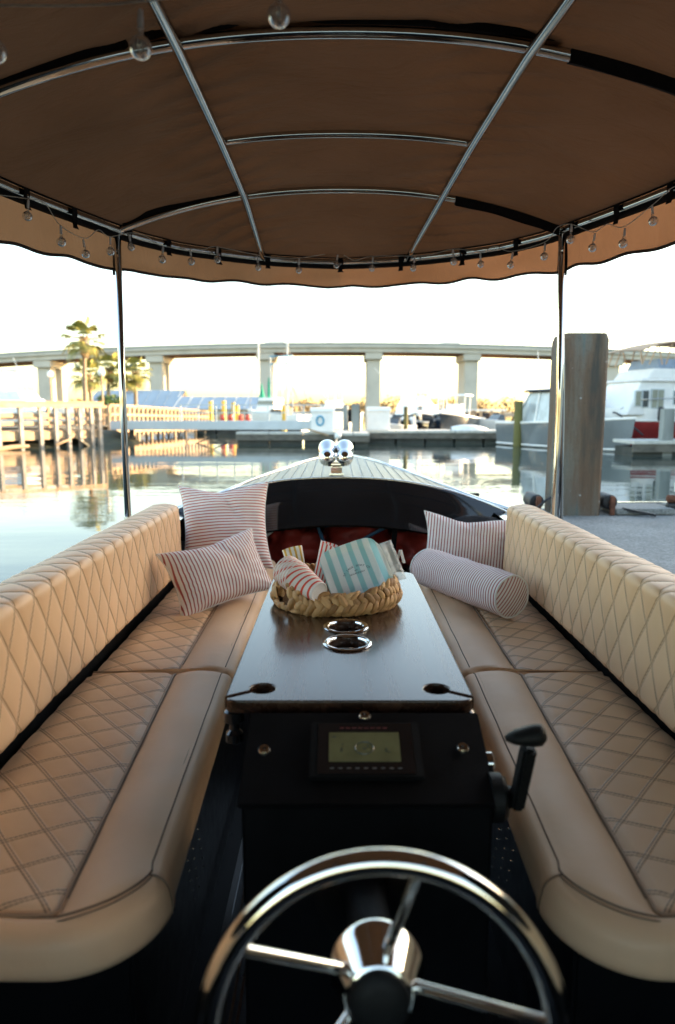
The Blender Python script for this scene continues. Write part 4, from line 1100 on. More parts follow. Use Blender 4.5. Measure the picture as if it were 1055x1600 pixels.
er = thing('dock_equipment', 'white framed equipment with two dark rollers at the dock edge, far right', 'equipment', (2.75, 5.5, .55))
for z, mt in ((.665, M['rust']), (.605, M['rubber'])):
    MB().lathe([(.022, -.1), (.03, -.095), (.03, .095), (.022, .1)], (2.70, 5.35, z), V((1, .12, 0)), 16).build('roller', mt, er, smooth=40)
MB().box(2.58, 2.95, 5.28, 5.45, .552, .572).build('base', M['alu'], er, bevel=.004)
MB().box(2.69, 2.90, 5.30, 5.44, .6955, .80).build('housing', M['white_plastic'], er, bevel=.015)
MB().bar((2.79, 5.27, .572), (2.75, 5.29, .80), .02, .02, (0, 1, 0)).build('upright', M['white_plastic'], er, bevel=.004)
MB().tube(spl([(2.76, 5.25, .575), (2.74, 5.25, .64), (2.80, 5.25, .66), (2.83, 5.25, .60), (2.78, 5.25, .575)], 6), .010, 6).build('loop_handle', M['white_plastic'], er, smooth=60)
MB().tube(spl([(2.68, 5.26, .66), (2.70, 5.25, .73), (2.745, 5.25, .80), (2.76, 5.25, .85)], 6), .008, 6).build('hose', M['rubber'], er, smooth=60)
MB().box(2.70, 2.80, 5.28, 5.34, .84, .862).build('lever', M['black_plastic'], er, bevel=.005)

# ------------------------------------------------------------------ bridge
br = thing('highway_bridge', 'long concrete highway bridge crossing behind the whole marina', 'bridge', (0, 156, 0))
def bz(x): return 15.87 - 2.2 * (x / 72) ** 2 + (.0 if x < 0 else .15 * x / 72)
bxs = [lerp(-150, 150, i / 60) for i in range(61)]
def span(y0, y1, za, zb, name, mt):
    rows = [[(x, y0, bz(x) + za), (x, y0, bz(x) + zb), (x, y1, bz(x) + zb), (x, y1, bz(x) + za)] for x in bxs]
    return MB().grid(rows, cv=True, flip=True).build(name, mt, br, smooth=30)
span(150, 162, -1.0, -.55, 'deck', M['bridge'])
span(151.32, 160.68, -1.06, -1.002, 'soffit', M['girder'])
span(150.02, 150.3, -.549, 0, 'parapet', M['parapet']); span(161.7, 161.98, -.549, 0, 'parapet', M['parapet'])
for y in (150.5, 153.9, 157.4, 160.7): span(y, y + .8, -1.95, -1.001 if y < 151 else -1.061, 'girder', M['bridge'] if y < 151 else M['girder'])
for X, solid in ((-92, 0), (-64, 0), (-39.6, 0), (-15.6, 1), (7.9, 1), (29.2, 1), (60, 0), (88, 0)):
    zt = bz(X) - 1.96
    pr = MB().box(X - 1.9, X + 1.9, 150.7, 161.6, zt - 1.5, zt).build('pier_cap', M['bridge'], br, bevel=.12)
    for y0, y1 in (((151.6, 160.6),) if solid else ((151.6, 154.2), (157.8, 160.4))):
        MB().box(X - 1.45, X + 1.45, y0, y1, -1, zt - 1.51).build('column', M['bridge'], br, bevel=.1)
for X in (-70.5, -21.5, -8.5, 4.5, 27): MB().tube([(X, 150.2, bz(X)), (X, 150.2, bz(X) + 2.2 if X > -60 else bz(X) + 1.2)], .09, 6).build('lamp_post', M['alu'], br) if X < -60 else None
for i, (X, c_) in enumerate(((-13.6, 'white_gel'), (24.5, 'white_gel'))):
    v = thing('passing_van', ['small white vehicle roof passing on the bridge left of centre', 'small white vehicle roof passing on the bridge right of centre'][i], 'vehicle', (X, 153, bz(X) - .55), 'vehicles on the bridge')
    g = MB(); sec = [(-2.2, .45), (-2.2, 1.0), (-1.4, 1.05), (-.8, 1.65), (1.4, 1.68), (2.1, 1.1), (2.2, .45)]
    rows = [[(X + a, y, bz(X) - .55 + z) for a, z in sec] for y in (152.2, 153.9)]
    g.grid(rows, cv=True, flip=True); g.poly(rows[0]); g.poly(rows[1][::-1]); g.build('body', M[c_], v, bevel=.08)
    for a in (-1.4, 1.4):
        for y in (152.19, 153.91): MB().lathe([(.34, -.1), (.34, .1)], (X + a, y, bz(X) - .55 + .34), (0, 1, 0), 14).build('wheel', M['rubber'], v)

# ------------------------------------------------------------------ timber walkway on the left
wk = thing('timber_walkway', 'sunlit timber walkway with post and board railing over the muddy bank, left', 'walkway', (-11, 24, 0))
A, B = V((-17.6, 13.9, 0)), V((-9.45, 27.6, 0)); wd = (B - A).normalized(); wn2 = V((-wd.y, wd.x, 0))
POSTS = [V((-14.6, 18.0, 0)), V((-13.6, 19.6, 0)), V((-12.3, 21.7, 0)), V((-11.27, 23.5, 0)), V((-10.93, 24.3, 0)), V((-10.55, 25.0, 0)), V((-10.28, 25.6, 0)), V((-10.05, 26.1, 0)), V((-9.82, 26.6, 0)), V((-9.6, 27.1, 0)), V((-9.48, 27.5, 0))]
def onw(p): return A + wd * (V(p) - A).dot(wd)
for p in POSTS:
    q = onw(p); MB().bar((q.x, q.y, -.6), (q.x, q.y, 1.66), .13, .13, wd).build('post', M['timber_grey'], wk)
def board(o, z0, z1, t, mt, nm, off):
    a, b = A + wn2 * o, B + wn2 * o
    MB().bar((a.x, a.y, (z0 + z1) / 2), (b.x, b.y, (z0 + z1) / 2), t, z1 - z0).build(nm, mt, wk)
board(-.0, 1.661, 1.71, .30, M['timber_pale'], 'cap_rail', 0)
board(-.09, 1.48, 1.655, .045, M['timber_pale'], 'rail', 0)
board(.09, 1.12, 1.27, .045, M['timber_pale'], 'rail', 0)
board(.09, .84, .97, .045, M['timber_pale'], 'rail', 0)
board(.10, .30, .60, .06, M['timber_pale'], 'fascia', 0)
for k in range(90):
    p = A + wd * (k * .178); q = p + wn2 * 1.9
    MB().bar((p.x + wn2.x * .14, p.y + wn2.y * .14, .62), (q.x, q.y, .62), .165, .038).build('deck_plank', M['timber_pale'], wk)
for k in range(12):
    p = A + wd * (1.2 + k * 1.25) + wn2 * 1.95
    MB().bar((p.x, p.y, -.3), (p.x, p.y, 1.6), .12, .12, wd).build('post', M['timber'], wk)
for z in (1.55, 1.1, .85):
    a, b = A + wn2 * 1.87, B + wn2 * 1.87; MB().bar((a.x, a.y, z), (b.x, b.y, z), .05, .14).build('rail', M['timber'], wk)
logs = [((-11.6, 23.4, .05), (-10.9, 24.2, .12), .09, 'pale log lying in the mud under the walkway'), ((-10.4, 25.3, .1), (-10.0, 25.7, .3), .06, 'short leaning branch under the walkway'), ((-12.0, 22.9, .12), (-11.8, 22.6, .12), .13, 'round timber end at the left under the walkway')]
for a, b, r_, lab in logs:
    tag(MB().tube([a, V(a).lerp(V(b), .5) + V((.02, 0, .03)), b], [r_, r_ * .9, r_ * .7], 8).build('driftwood', M['timber_pale'], smooth=60), lab, 'log')

# gangway: pale aluminium beam running right from the walkway to the floating dock
gw = thing('gangway', 'pale grey aluminium gangway from the walkway to the floating dock', 'gangway', (-6, 29.5, .6))
MB().box(-9.6, -.35, 29.0, 29.12, .56, .93).build('side_beam', M['alu'], gw, bevel=.02)
MB().box(-9.6, -.35, 30.3, 30.42, .56, .93).build('side_beam', M['alu'], gw, bevel=.02)
MB().box(-9.6, -.35, 29.121, 30.299, .70, .76).build('walk_surface', M['dock_deck'], gw)
for k in range(9):
    x = -6.6 + k * .74; MB().bar((x, 29.06, .93), (x, 29.06, 1.62), .05, .05, (0, 1, 0)).build('stanchion', M['alu'], gw)
for z in (1.6, 1.28): MB().bar((-6.7, 29.06, z), (-.6, 29.06, z), .045, .045).build('handrail', M['alu'], gw)
MB().bar((-5.9, 28.95, .5), (-4.6, 28.95, -.02), .05, .05).build('brace', M['float'], gw); MB().bar((-4.7, 28.95, .5), (-6.0, 28.95, -.02), .05, .05).build('brace', M['float'], gw)
for x in (-8.9, -3.35, -2.9): MB().tube([(x, 29.7, -1), (x, 29.7, .56)], .11, 8).build('pile', M['float'], gw)

# timber pier with close-set railing behind the gangway
pr_ = thing('timber_pier', 'sunlit timber pier with close-set slanted railing behind the gangway', 'pier', (-9, 36, .3))
a, b = V((-10.3, 31.0, 0)), V((-7.75, 41.0, 0)); pd = (b - a).normalized(); pn2 = V((-pd.y, pd.x, 0))
for off, mt in ((0, M['timber_pale']), (1.7, M['timber'])):
    for k in range(26):
        t = k / 25; p = a.lerp(b, t) + pn2 * off; zt = lerp(1.64, 1.36, t); MB().bar((p.x, p.y, -.5 if k % 3 == 0 else .2), (p.x + .03, p.y, zt), .11, .11, pd).build('post', mt, pr_)
    for z0, z1, hh in ((1.62, 1.34, .10), (1.2, 1.0, .10), (.5, .38, .26)):
        p, q = a + pn2 * (off - .09), b + pn2 * (off - .09); MB().bar((p.x, p.y, z0), (q.x, q.y, z1), .05, hh).build('rail', mt, pr_)
for k in range(40):
    t = k / 39; p = a.lerp(b, t); q = p + pn2 * 1.68; MB().bar((p.x, p.y, lerp(.66, .5, t)), (q.x, q.y, lerp(.66, .5, t)), .24, .04).build('deck_plank', M['timber_pale'], pr_)

# ------------------------------------------------------------------ floating docks
def fdock(name, x0, x1, y0, y1, z, label, slabs=1.2):
    d = thing(name, label, 'dock', ((x0 + x1) / 2, (y0 + y1) / 2, 0), 'floating docks')
    n_ = max(1, int((x1 - x0) / slabs))
    for k in range(n_):
        xa, xb = lerp(x0, x1, k / n_), lerp(x0, x1, (k + 1) / n_); MB().box(xa + .012, xb - .012, y0, y1, z - .10, z).build('deck_panel', M['dock_deck'], d, bevel=.012)
        MB().box(xa + .05, xb - .05, y0 + .15, y1 - .1, -.3, z - .20).build('float', M['float'], d)
    MB().box(x0, x1, y0 + .03, y0 + .10, z - .34, z - .101).build('waler', M['dock_side'], d)
    return d
fdock('floating_dock', -4.15, -.05, 28.0, 28.9, .50, 'floating dock below the gangway, left of the bow lights')
fdock('floating_dock', 1.25, 7.5, 29.2, 31.4, .52, 'long floating dock in front of the moored white boats')
fdock('floating_dock', .0, 1.25, 26.6, 30.5, .50, 'short dock finger just behind the bow searchlights', .62)
fdock('floating_dock', 6.4, 9.5, 38, 40, .55, 'far floating dock behind the moss-green piling')
fdock('floating_dock', 8.9, 16, 20.6, 22.2, .46, 'floating dock on the right in front of the red-hulled trawler')
tag(MB().bar((-1.2, 27.92, .62), (-.35, 27.92, .36), .10, .07).build('ramp_beam', M['timber_pale']), 'pale slanting timber beam on the dock beside the white box', 'beam')
tag(MB().lathe([(.10, 0), (.13, .04), (.14, .12), (.12, .2), (.06, .24)], (.02, 26.5, .28), n=18).build('mooring_buoy', M['white_plastic'], smooth=60), 'round white fender at the corner of the dock finger', 'fender')
def piling(x, y, r_, z, mt, label, sq=False, cap=False):
    p = thing('piling', label, 'piling', (x, y, 0), 'dock pilings')
    if sq: MB().box(x - r_, x + r_, y - r_, y + r_, -.8, z).build('shaft', mt, p, bevel=.02)
    else: MB().tube([(x, y, -.8), (x + .01, y, z * .5), (x, y, z - .04), (x, y, z)], [r_ * 1.05, r_, r_ * .97, r_ * .85], 14).build('shaft', mt, p, smooth=50)
    return p
piling(.75, 28.5, .165, 1.63, M['grey_pile'], 'square grey piling in the middle of the dock finger', True)
piling(.40, 33, .14, 1.62, M['grey_pile'], 'grey piling just right of the white dock box with the blue ring')
piling(3.12, 31.55, .10, 1.55, M['olive_pile'], 'thin olive piling among the moored boats')
piling(6.92, 26.4, .165, 1.72, M['olive_pile'], 'moss-green round piling beside the stern of the grey boat')
piling(10.0, 20.9, .16, 1.42, M['grey_pile'], 'square grey piling in front of the red-hulled trawler', True)
for i, (px_, yy, z, lab) in enumerate(((-7.25, 44, 2.0, 'tall'), (-6.95, 46, 1.9, 'next'), (-6.55, 45, 1.75, 'short'), (-7.9, 43, 1.95, 'left'), (-3.1, 40, 1.7, 'right'))):
    piling(px_, yy, .14, z, M['sunlit_yellow'], ['tall yellow-lit piling in front of the low metal roof', 'second yellow-lit piling by the red drums', 'shortest yellow-lit piling by the red drums', 'leftmost yellow-lit piling under the metal roof', 'pale yellow piling beside the shrimp boat'][i])
for i, (x, y) in enumerate(((-7.0, 42.0), (-6.55, 42.2), (-5.9, 42.0), (-5.5, 42.3))):
    tag(MB().lathe([(.14, 0), (.15, .02), (.15, .18), (.158, .19), (.158, .205), (.15, .215), (.15, .38), (.13, .40), (0, .40)], (x, y, .72), n=16).build('red_drum', M['red_plastic'], smooth=40), ['leftmost red drum on the far dock', 'second red drum on the far dock', 'third red drum on the far dock', 'rightmost red drum on the far dock'][i], 'drum', 'red drums')
fdock('floating_dock', -8.6, -2.2, 41.3, 43.2, .72, 'far dock carrying the red drums')
# dock boxes
for i, (x, y, w_, lab) in enumerate(((-.62, 28.75, .95, 'white dock box with a blue ring on its front'), (1.78, 30.0, .98, 'plain white dock box right of the square grey piling'))):
    zb = .50 if i == 0 else .523
    b_ = thing('dock_box', lab, 'dock box', (x, y, zb), 'white dock boxes')
    MB().box(x - w_ / 2, x + w_ / 2, y - .3, y + .3, zb + .001, zb + .80).build('body', M['white_gel'], b_, bevel=.03)
    g = MB(); rows = [[(x + a, y + d_, zb + z) for d_, z in ((-.33, .802), (-.33, .86), (-.2, .98), (.25, 1.0), (.33, .92), (.33, .802))] for a in (-w_ / 2 - .03, w_ / 2 + .03)]
    g.grid(rows, cv=True, flip=True); g.poly(rows[0]); g.poly(rows[1][::-1]); g.build('lid', M['white_gel'], b_, bevel=.02)
tag(MB().tube([(-.72 + .14 * cos(2 * pi * k / 28), 28.415, .95 + .19 * sin(2 * pi * k / 28)) for k in range(28)], .035, 8, closed=True).build('blue_ring', M['blue_paint'], smooth=90), 'blue oval ring hung on the white dock box', 'ring')
ch_ = thing('deck_chair', 'dark folding chair behind the square grey piling', 'chair', (.75, 29.6, .5))
MB().box(.45, 1.0, 29.4, 29.85, .88, .92).build('seat', M['black_fabric'], ch_); MB().box(.45, 1.0, 29.86, 29.9, .9, 1.4).build('backrest', M['black_fabric'], ch_)
for x in (.47, .98):
    for y in (29.42, 29.86): MB().bar((x, y, .502), (x, y, .88), .03, .03, (0, 1, 0)).build('leg', M['steel'], ch_)
    MB().bar((x, 29.4, 1.1), (x, 29.88, 1.12), .04, .03).build('arm', M['black_plastic'], ch_)

# ------------------------------------------------------------------ moored boats
def hull_parts(par, L_, B_, hs_, hb_, mt, mt2=None, stripe=None, sub='hull', full=2.6):
    """local coordinates: bow along +x, stern at x=0"""
    n_ = 28; rows = []; wl = []; top_ = []
    for i in range(n_ + 1):
        t = i / n_; x = L_ * t; w = B_ / 2 * (1 - max(0, (t - .35) / .65) ** full) + .004; sh = lerp(hs_, hb_, t ** 1.8); rake = .10 * L_ * max(0, t - .55) ** 1.5
        k_ = lerp(.92, .30, max(0, (t - .3) / .7) ** 1.3); r = []
        for f, z in ((1, sh), (1.0, sh - .06), (lerp(1, k_, .35), sh * .62), (lerp(1, k_, .75), sh * .25), (k_, .02), (k_ * .6, -.25)):
            xx = x - rake * (1 - z / max(sh, .1)); r.append((xx, w * f, z))
        rows.append([(a, -b, c) for a, b, c in r] + r[::-1]); top_.append(((x, -w * .985, sh - .012), (x, w * .985, sh - .012)))
    g = MB().grid(rows, flip=True); g.poly(rows[0][::-1]); hu = g.build(sub, mt, par, smooth=45)
    MB().grid([[a, b] for a, b in top_], flip=False).build('deck', mt2 or M['white_gel'], par, smooth=40)
    for s in (0, 1): MB().tube([V(p[s]) + V((0, 0, .02)) for p in top_], .045, 6).build('gunwale', mt2 or M['white_gel'], hu, smooth=60)
    if stripe:
        for s in (0, -1):
            MB().tube([V(r[4 if s == 0 else -5]) + V((0, -.01 if s == 0 else .01, .06)) for r in rows], .035, 5).build('boot_stripe', stripe, hu, smooth=60)
    return hu
def boat_at(name, label, stern, bow_, cat='boat'):
    s_, b_ = V(stern), V(bow_); o = thing(name, label, cat, (s_.x, s_.y, 0), 'moored boats', world=False); o.rotation_euler = (0, 0, math.atan2(b_.y - s_.y, b_.x - s_.x)); return o, (b_ - s_).length
def wedge(par, nm, mt, x0, x1, w, z0, z1, f0=0, f1=0, tw=.85, bevel=.03):
    g = MB(); i = 0
    lo = [(x0, -w, z0), (x1, -w, z0), (x1, w, z0), (x0, w, z0)]; hi = [(x0 + f0, -w * tw, z1), (x1 - f1, -w * tw, z1), (x1 - f1, w * tw, z1), (x0 + f0, w * tw, z1)]
    for p in lo + hi: g._p(p)
    g.f += [[3, 2, 1, 0], [4, 5, 6, 7], [0, 1, 5, 4], [1, 2, 6, 5], [2, 3, 7, 6], [3, 0, 4, 7]]
    return g.build(nm, mt, par, bevel=bevel)
# grey centre console: stern far left, bow near right (partly behind the pile)
gb, L_ = boat_at('centre_console_boat', 'dark grey centre console boat with clear enclosure behind the concrete pile', (7.5, 28.3, 0), (9.6, 22.2, 0))
hull_parts(gb, L_, 2.3, .88, 1.12, M['grey_hull'], None, M['white_gel'])
wedge(gb, 'console', M['white_gel'], 2.2, 3.4, .5, .82, 1.6, .1, .3)
en = wedge(gb, 'enclosure', M['vinyl'], 1.0, 4.0, .95, .9, 2.05, .8, .9, .8)
for s in (-1, 1):
    for a, b in (((1.0, .96, .9), (1.8, .78, 2.05)), ((4.0, .96, .9), (3.1, .78, 2.05)), ((2.4, .965, .9), (2.4, .785, 2.05))): MB().bar((a[0], s * a[1], a[2]), (b[0], s * b[1], b[2]), .06, .06, (0, 1, 0)).build('frame_tube', M['white_gel'], gb)
wedge(gb, 't_top', M['black_plastic'], 1.5, 3.5, .95, 2.052, 2.12, .05, .05, .95); wedge(gb, 't_top_cover', M['white_gel'], 1.5, 3.5, .93, 2.122, 2.17, .1, .1, .9)
for y in (-.4, .4): ob = wedge(gb, 'outboard', M['black_gloss'], -.5, -.02, .2, .35, 1.15, .08, .05, .8, .06)
for x, y in ((3.2, .5), (1.8, -.4)): MB().tube([(x, y, 2.17), (x - .2, y, 3.6)], .012, 5).build('antenna', M['white_gel'], gb)
# red-hulled trawler, bow to the left
tr_, L_ = boat_at('red_trawler', 'white trawler yacht with dark red hull and tan bimini, far right', (18.75, 27.8, 0), (9.6, 25.4, 0))
hull_parts(tr_, L_, 2.9, .95, 1.02, M['red_hull'], M['white_gel'], full=5)
n_ = 20; rows = []
for i in range(n_ + 1):
    t = i / n_; x = L_ * t; w = 2.9 / 2 * (1 - max(0, (t - .35) / .65) ** 5) + .012; sh = lerp(.95, 1.02, t ** 1.8)
    rows.append([(x, -w, sh), (x + .04 * t, -w - .02, sh + .30 + .16 * t ** 2), (x + .04 * t, w + .02, sh + .30 + .16 * t ** 2), (x, w, sh)])
MB().grid(rows, flip=True).build('bulwark', M['white_gel'], tr_, smooth=30)
wedge(tr_, 'cabin', M['white_gel'], 1.0, L_ - .42, 1.0, 1.2, 2.40, .1, .62, .94)
wedge(tr_, 'cabin_roof', M['white_gel'], .8, L_ - .92, 1.06, 2.401, 2.48, .05, .08, .97)
wedge(tr_, 'flybridge', M['white_gel'], 2.6, L_ - 1.25, .98, 2.481, 2.86, .1, .28, .96)
wedge(tr_, 'flybridge_cover', M['blue_cloth'], 3.2, L_ - 1.75, .9, 2.861, 3.22, .3, .12, .85)
for s in (-1, 1):
    for d0, d1, mt, z0_, z1_ in ((.78, .98, 'glass_pale', 1.55, 2.04), (1.08, 1.30, 'glass_dark', 1.50, 2.06), (1.46, 1.68, 'glass_pale', 1.46, 2.10), (1.72, 1.94, 'glass_pale', 1.46, 2.10), (2.4, 3.0, 'glass_dark', 1.6, 2.06)):
        yy = 1.0 * lerp(1, .94, (1.8 - 1.2) / 1.2)
        fr = MB().box(L_ - d1 - .03, L_ - d0 + .03, s * yy - .05, s * yy + .05, z0_ - .035, z1_ + .035).build('window', M['alu'], tr_, bevel=.008)
        MB().box(L_ - d1, L_ - d0, s * (yy + .01) - .05, s * (yy + .01) + .05, z0_, z1_).build('pane', M[mt], fr)
    MB().tube([(L_ - .5, s * .6, 1.42), (L_ - .95, s * 1.0, 1.75), (L_ - 2.0, s * 1.25, 1.8), (L_ - 4.0, s * 1.38, 1.75)], .022, 6).build('guard_rail', M['steel'], tr_, smooth=60)
rows = [[(lerp(L_ - .85, L_ - 5.2, i / 12), lerp(-1.05, 1.05, j / 8), 3.42 + .40 * sin(pi * (i / 12 * .9)) ** .7 + .08 * (1 - (j / 4 - 1) ** 2)) for j in range(9)] for i in range(13)]
rows2 = [[(x, y, z + .03) for x, y, z in r] for r in rows]
MB().grid(rows).grid(rows2, flip=True).build('bimini', M['tan_cloth'], tr_, smooth=60)
for s in (-1, 1):
    for a_, b_ in (((.87, 3.44), (1.0, 3.0)), ((1.25, 3.62), (1.0, 3.0)), ((1.6, 3.72), (1.3, 3.0)), ((1.6, 3.72), (1.85, 3.0)), ((2.2, 3.8), (2.0, 3.0)), ((2.4, 3.8), (2.6, 3.0))):
        MB().bar((L_ - a_[0], s * 1.0, a_[1]), (L_ - b_[0], s * .95, b_[1]), .035, .035, (0, 1, 0)).build('bimini_tube', M['tan_cloth'], tr_)
MB().tube(spl([(L_ - .25, .5, 1.3), (L_ - .35, .75, 1.2), (L_ - .8, 1.5, .5)], 6), .03, 6).build('mooring_line', M['rubber'], tr_)
MB().lathe([(.06, -.25), (.1, -.2), (.1, .2), (.06, .25)], (L_ - 1.45, 1.52, 1.25), n=12).build('fender', M['rubber'], tr_, smooth=40)
# boats between the bridge piers
def runabout(label, stern, bow_, mt, hs_, hb_, B_, top_='t', nm='runabout'):
    o, l = boat_at(nm, label, stern, bow_); hull_parts(o, l, B_, hs_, hb_, mt)
    if top_ == 't':
        wedge(o, 'console', M['white_gel'], l * .40, l * .56, B_ * .22, hs_ - .02, hs_ + .75, .03, .2)
        wedge(o, 'hard_top', M['white_gel'], l * .28, l * .62, B_ * .36, hs_ + 1.15, hs_ + 1.24, .05, .08, .95)
        for x in (.34, .56):
            for s in (-1, 1): MB().bar((l * x, s * B_ * .28, hs_ - .05), (l * x, s * B_ * .30, hs_ + 1.15), .05, .05, (0, 1, 0)).build('top_post', M['alu'], o)
    elif top_ == 'w':
        wedge(o, 'windscreen', M['glass_dark'], l * .46, l * .62, B_ * .36, hs_ - .02, hs_ + .42, .03, .3)
        wedge(o, 'engine_box', M['black_plastic'], l * .02, l * .16, B_ * .3, hs_ - .02, hs_ + .35, .03, .1)
    elif top_ == 'c':
        c_ = wedge(o, 'cabin', M['white_gel'], l * .22, l * .66, B_ * .36, hs_ - .02, hs_ + .85, .1, .9); wedge(o, 'windows', M['glass_dark'], l * .24, l * .61, B_ * .364, hs_ + .40, hs_ + .68, .05, .45, .95)
        wedge(o, 'flybridge', M['white_gel'], l * .26, l * .5, B_ * .3, hs_ + .851, hs_ + 1.25, .05, .25)
        for s in (-1, 1):
            MB().tube([(l * .3, s * B_ * .2, hs_ + 1.2), (l * .30, s * B_ * .2, hs_ + 2.3)], .03, 6).build('tower_leg', M['alu'], o); MB().tube([(l * .48, s * B_ * .2, hs_ + 1.2), (l * .44, s * B_ * .2, hs_ + 2.3)], .03, 6).build('tower_leg', M['alu'], o)
            MB().tube([(l * .4, s * B_ * .3, hs_ + 1.0), (l * .1, s * B_ * .8, hs_ + 3.2)], .018, 5).build('outrigger', M['alu'], o)
        wedge(o, 'tower_top', M['white_gel'], l * .28, l * .47, B_ * .25, hs_ + 2.3, hs_ + 2.38, .02, .02)
    for s in (-.3, .3):
        if top_ != 'c': wedge(o, 'outboard', M['black_gloss'] if top_ == 't' else M['white_gel'], -.42, -.02, .17, .25, hs_ + .45, .08, .05, .8, .05).location.y = s * (B_ * .6)
    return o
runabout('white sportfishing yacht with tower and outriggers beyond the long dock', (3.4, 44, 0), (7.9, 47, 0), M['white_gel'], 1.0, 1.5, 3.2, 'c', 'sportfishing_yacht')
runabout('dark-hulled centre console with white top, bow left, behind the long dock', (7.0, 37.6, 0), (4.95, 33.2, 0), M['navy_hull'], .95, 1.25, 2.1, 't')
runabout('small dark-hulled runabout behind the thin olive piling', (4.0, 37.0, 0), (2.75, 33.0, 0), M['navy_hull'], .75, .95, 1.8, 'w')
runabout('navy boat with white top farther back between the olive piling and the dark-hulled console', (6.4, 42.6, 0), (4.4, 38.6, 0), M['navy_hull'], .95, 1.25, 2.1, 't')
runabout('white skiff with upturned bow beside the plain dock box', (3.3, 33.4, 0), (1.9, 32.2, 0), M['white_gel'], .62, .78, 1.5, 'w')
runabout('low white boat by the far dock behind the moss-green piling', (10.2, 37.0, 0), (6.9, 36.4, 0), M['white_gel'], .75, .95, 2.0, 'w')
runabout('white cabin cruiser moored far off left of the sportfishing yacht', (-1.6, 52, 0), (2.0, 54, 0), M['white_gel'], .9, 1.2, 2.6, 'c', 'cabin_cruiser')
runabout('white cruiser half hidden by the timber walkway, far left', (-19.5, 37.5, 0), (-13.2, 36.5, 0), M['white_gel'], 1.15, 1.55, 3.0, 'c', 'cabin_cruiser')
# dinghy upturned on the long dock
tag(MB().grid([[(4.9 + 1.6 * (i / 12), 29.7 + .38 * cos(pi * j / 8) * sin(pi * min(1, .18 + i / 12 * .82)) ** .7, .524 + .24 * sin(pi * j / 8) * sin(pi * min(1, .15 + i / 12 * .80)) ** .6) for j in range(9)] for i in range(13)], flip=True).build('upturned_dinghy', M['white_gel'], smooth=60), 'pale upturned dinghy on the long floating dock', 'dinghy')
# railing of the far dock
rl_ = thing('dock_railing', 'white post and rail fence on the far dock between the boats', 'railing', (8, 39, .55))
for k in range(5): MB().bar((6.9 + k * .62, 39.2, .551), (6.9 + k * .62, 39.2, 1.35), .16, .16, (0, 1, 0)).build('post', M['timber_pale'], rl_)
MB().bar((6.7, 39.2, 1.40), (9.6, 39.2, 1.40), .2, .10).build('rail', M['white_plastic'], rl_)
tag(MB().box(7.05, 9.3, 39.6, 39.9, .552, 1.25).build('dark_locker', M['navy_hull'], bevel=.03), 'long dark locker behind the white railing', 'locker')

# shrimp boat with masts, rigging and green nets
sb, L_ = boat_at('shrimp_boat', 'shrimp boat with tall rigging and green nets left of the white dock box', (-2.7, 60, 0), (-8.2, 63, 0))
hull_parts(sb, L_, 3.0, 1.0, 1.5, M['white_gel'])
wedge(sb, 'wheelhouse', M['white_gel'], L_ * .45, L_ * .75, .9, 1.0, 2.5, .05, .25); wedge(sb, 'wheelhouse_window', M['glass_dark'], L_ * .46, L_ * .735, .905, 1.85, 2.25, .02, .12, .97)
for xm, zm in ((5.0, 7.35), (1.95, 7.4)): MB().tube([(xm, 0, .9), (xm - .05, 0, zm)], .075, 8).build('mast', M['alu'], sb)
for xm in (1.3, 3.55): MB().tube([(xm, .2, .9), (xm, .2, 6.12)], .045, 6).build('frame_post', M['alu'], sb)
for z in (6.1, 5.42): MB().tube([(1.25, .2, z), (3.6, .2, z)], .06, 6).build('frame_bar', M['blue_paint'], sb)
for xm in (2.05, 2.7): MB().bar((xm, .2, 5.42), (xm, .2, 5.9), .06, .06, (0, 1, 0)).build('frame_bar', M['blue_paint'], sb)
MB().bar((2.05, .2, 5.9), (2.7, .2, 5.9), .06, .06).build('frame_bar', M['blue_paint'], sb)
for xa, za, xb, zb in ((5.0, 7.2, .2, 1.2), (5.0, 7.2, 6.0, 1.6), (1.95, 7.2, -.6, 1.2), (1.95, 7.2, 3.9, 1.4), (2.4, 5.4, .3, 1.3)): MB().tube([(xa, 0, za), (xb, .1, zb)], .022, 5).build('stay', M['timber_grey'], sb)
MB().tube([(1.4, .1, 3.6), (.3, .2, 1.3)], .05, 6).build('boom', M['timber_grey'], sb)
for k in range(7): MB().tube([(1.5 + .25 * k, .3, 1.4), (1.5 + .25 * k, .3, 2.2 + 1.2 * abs(sin(k * 2.1)))], .03, 5).build('rigging', M['timber_grey'], sb)
MB().lathe([(.05, 0), (.10, -.5), (.26, -1.2), (.18, -1.5), (.24, -1.7), (.08, -1.85)], (4.45, .3, 3.75), n=10).build('net', M['green_net'], sb, smooth=60)
MB().lathe([(.04, 0), (.10, -.6), (.13, -1.7), (.06, -2.0)], (3.7, .3, 4.3), n=10).build('net', M['green_net'], sb, smooth=60)
MB().box(2.0, 3.2, -1.0, 1.0, 1.0, 1.5).build('deck_gear', M['navy_hull'], sb, bevel=.1)

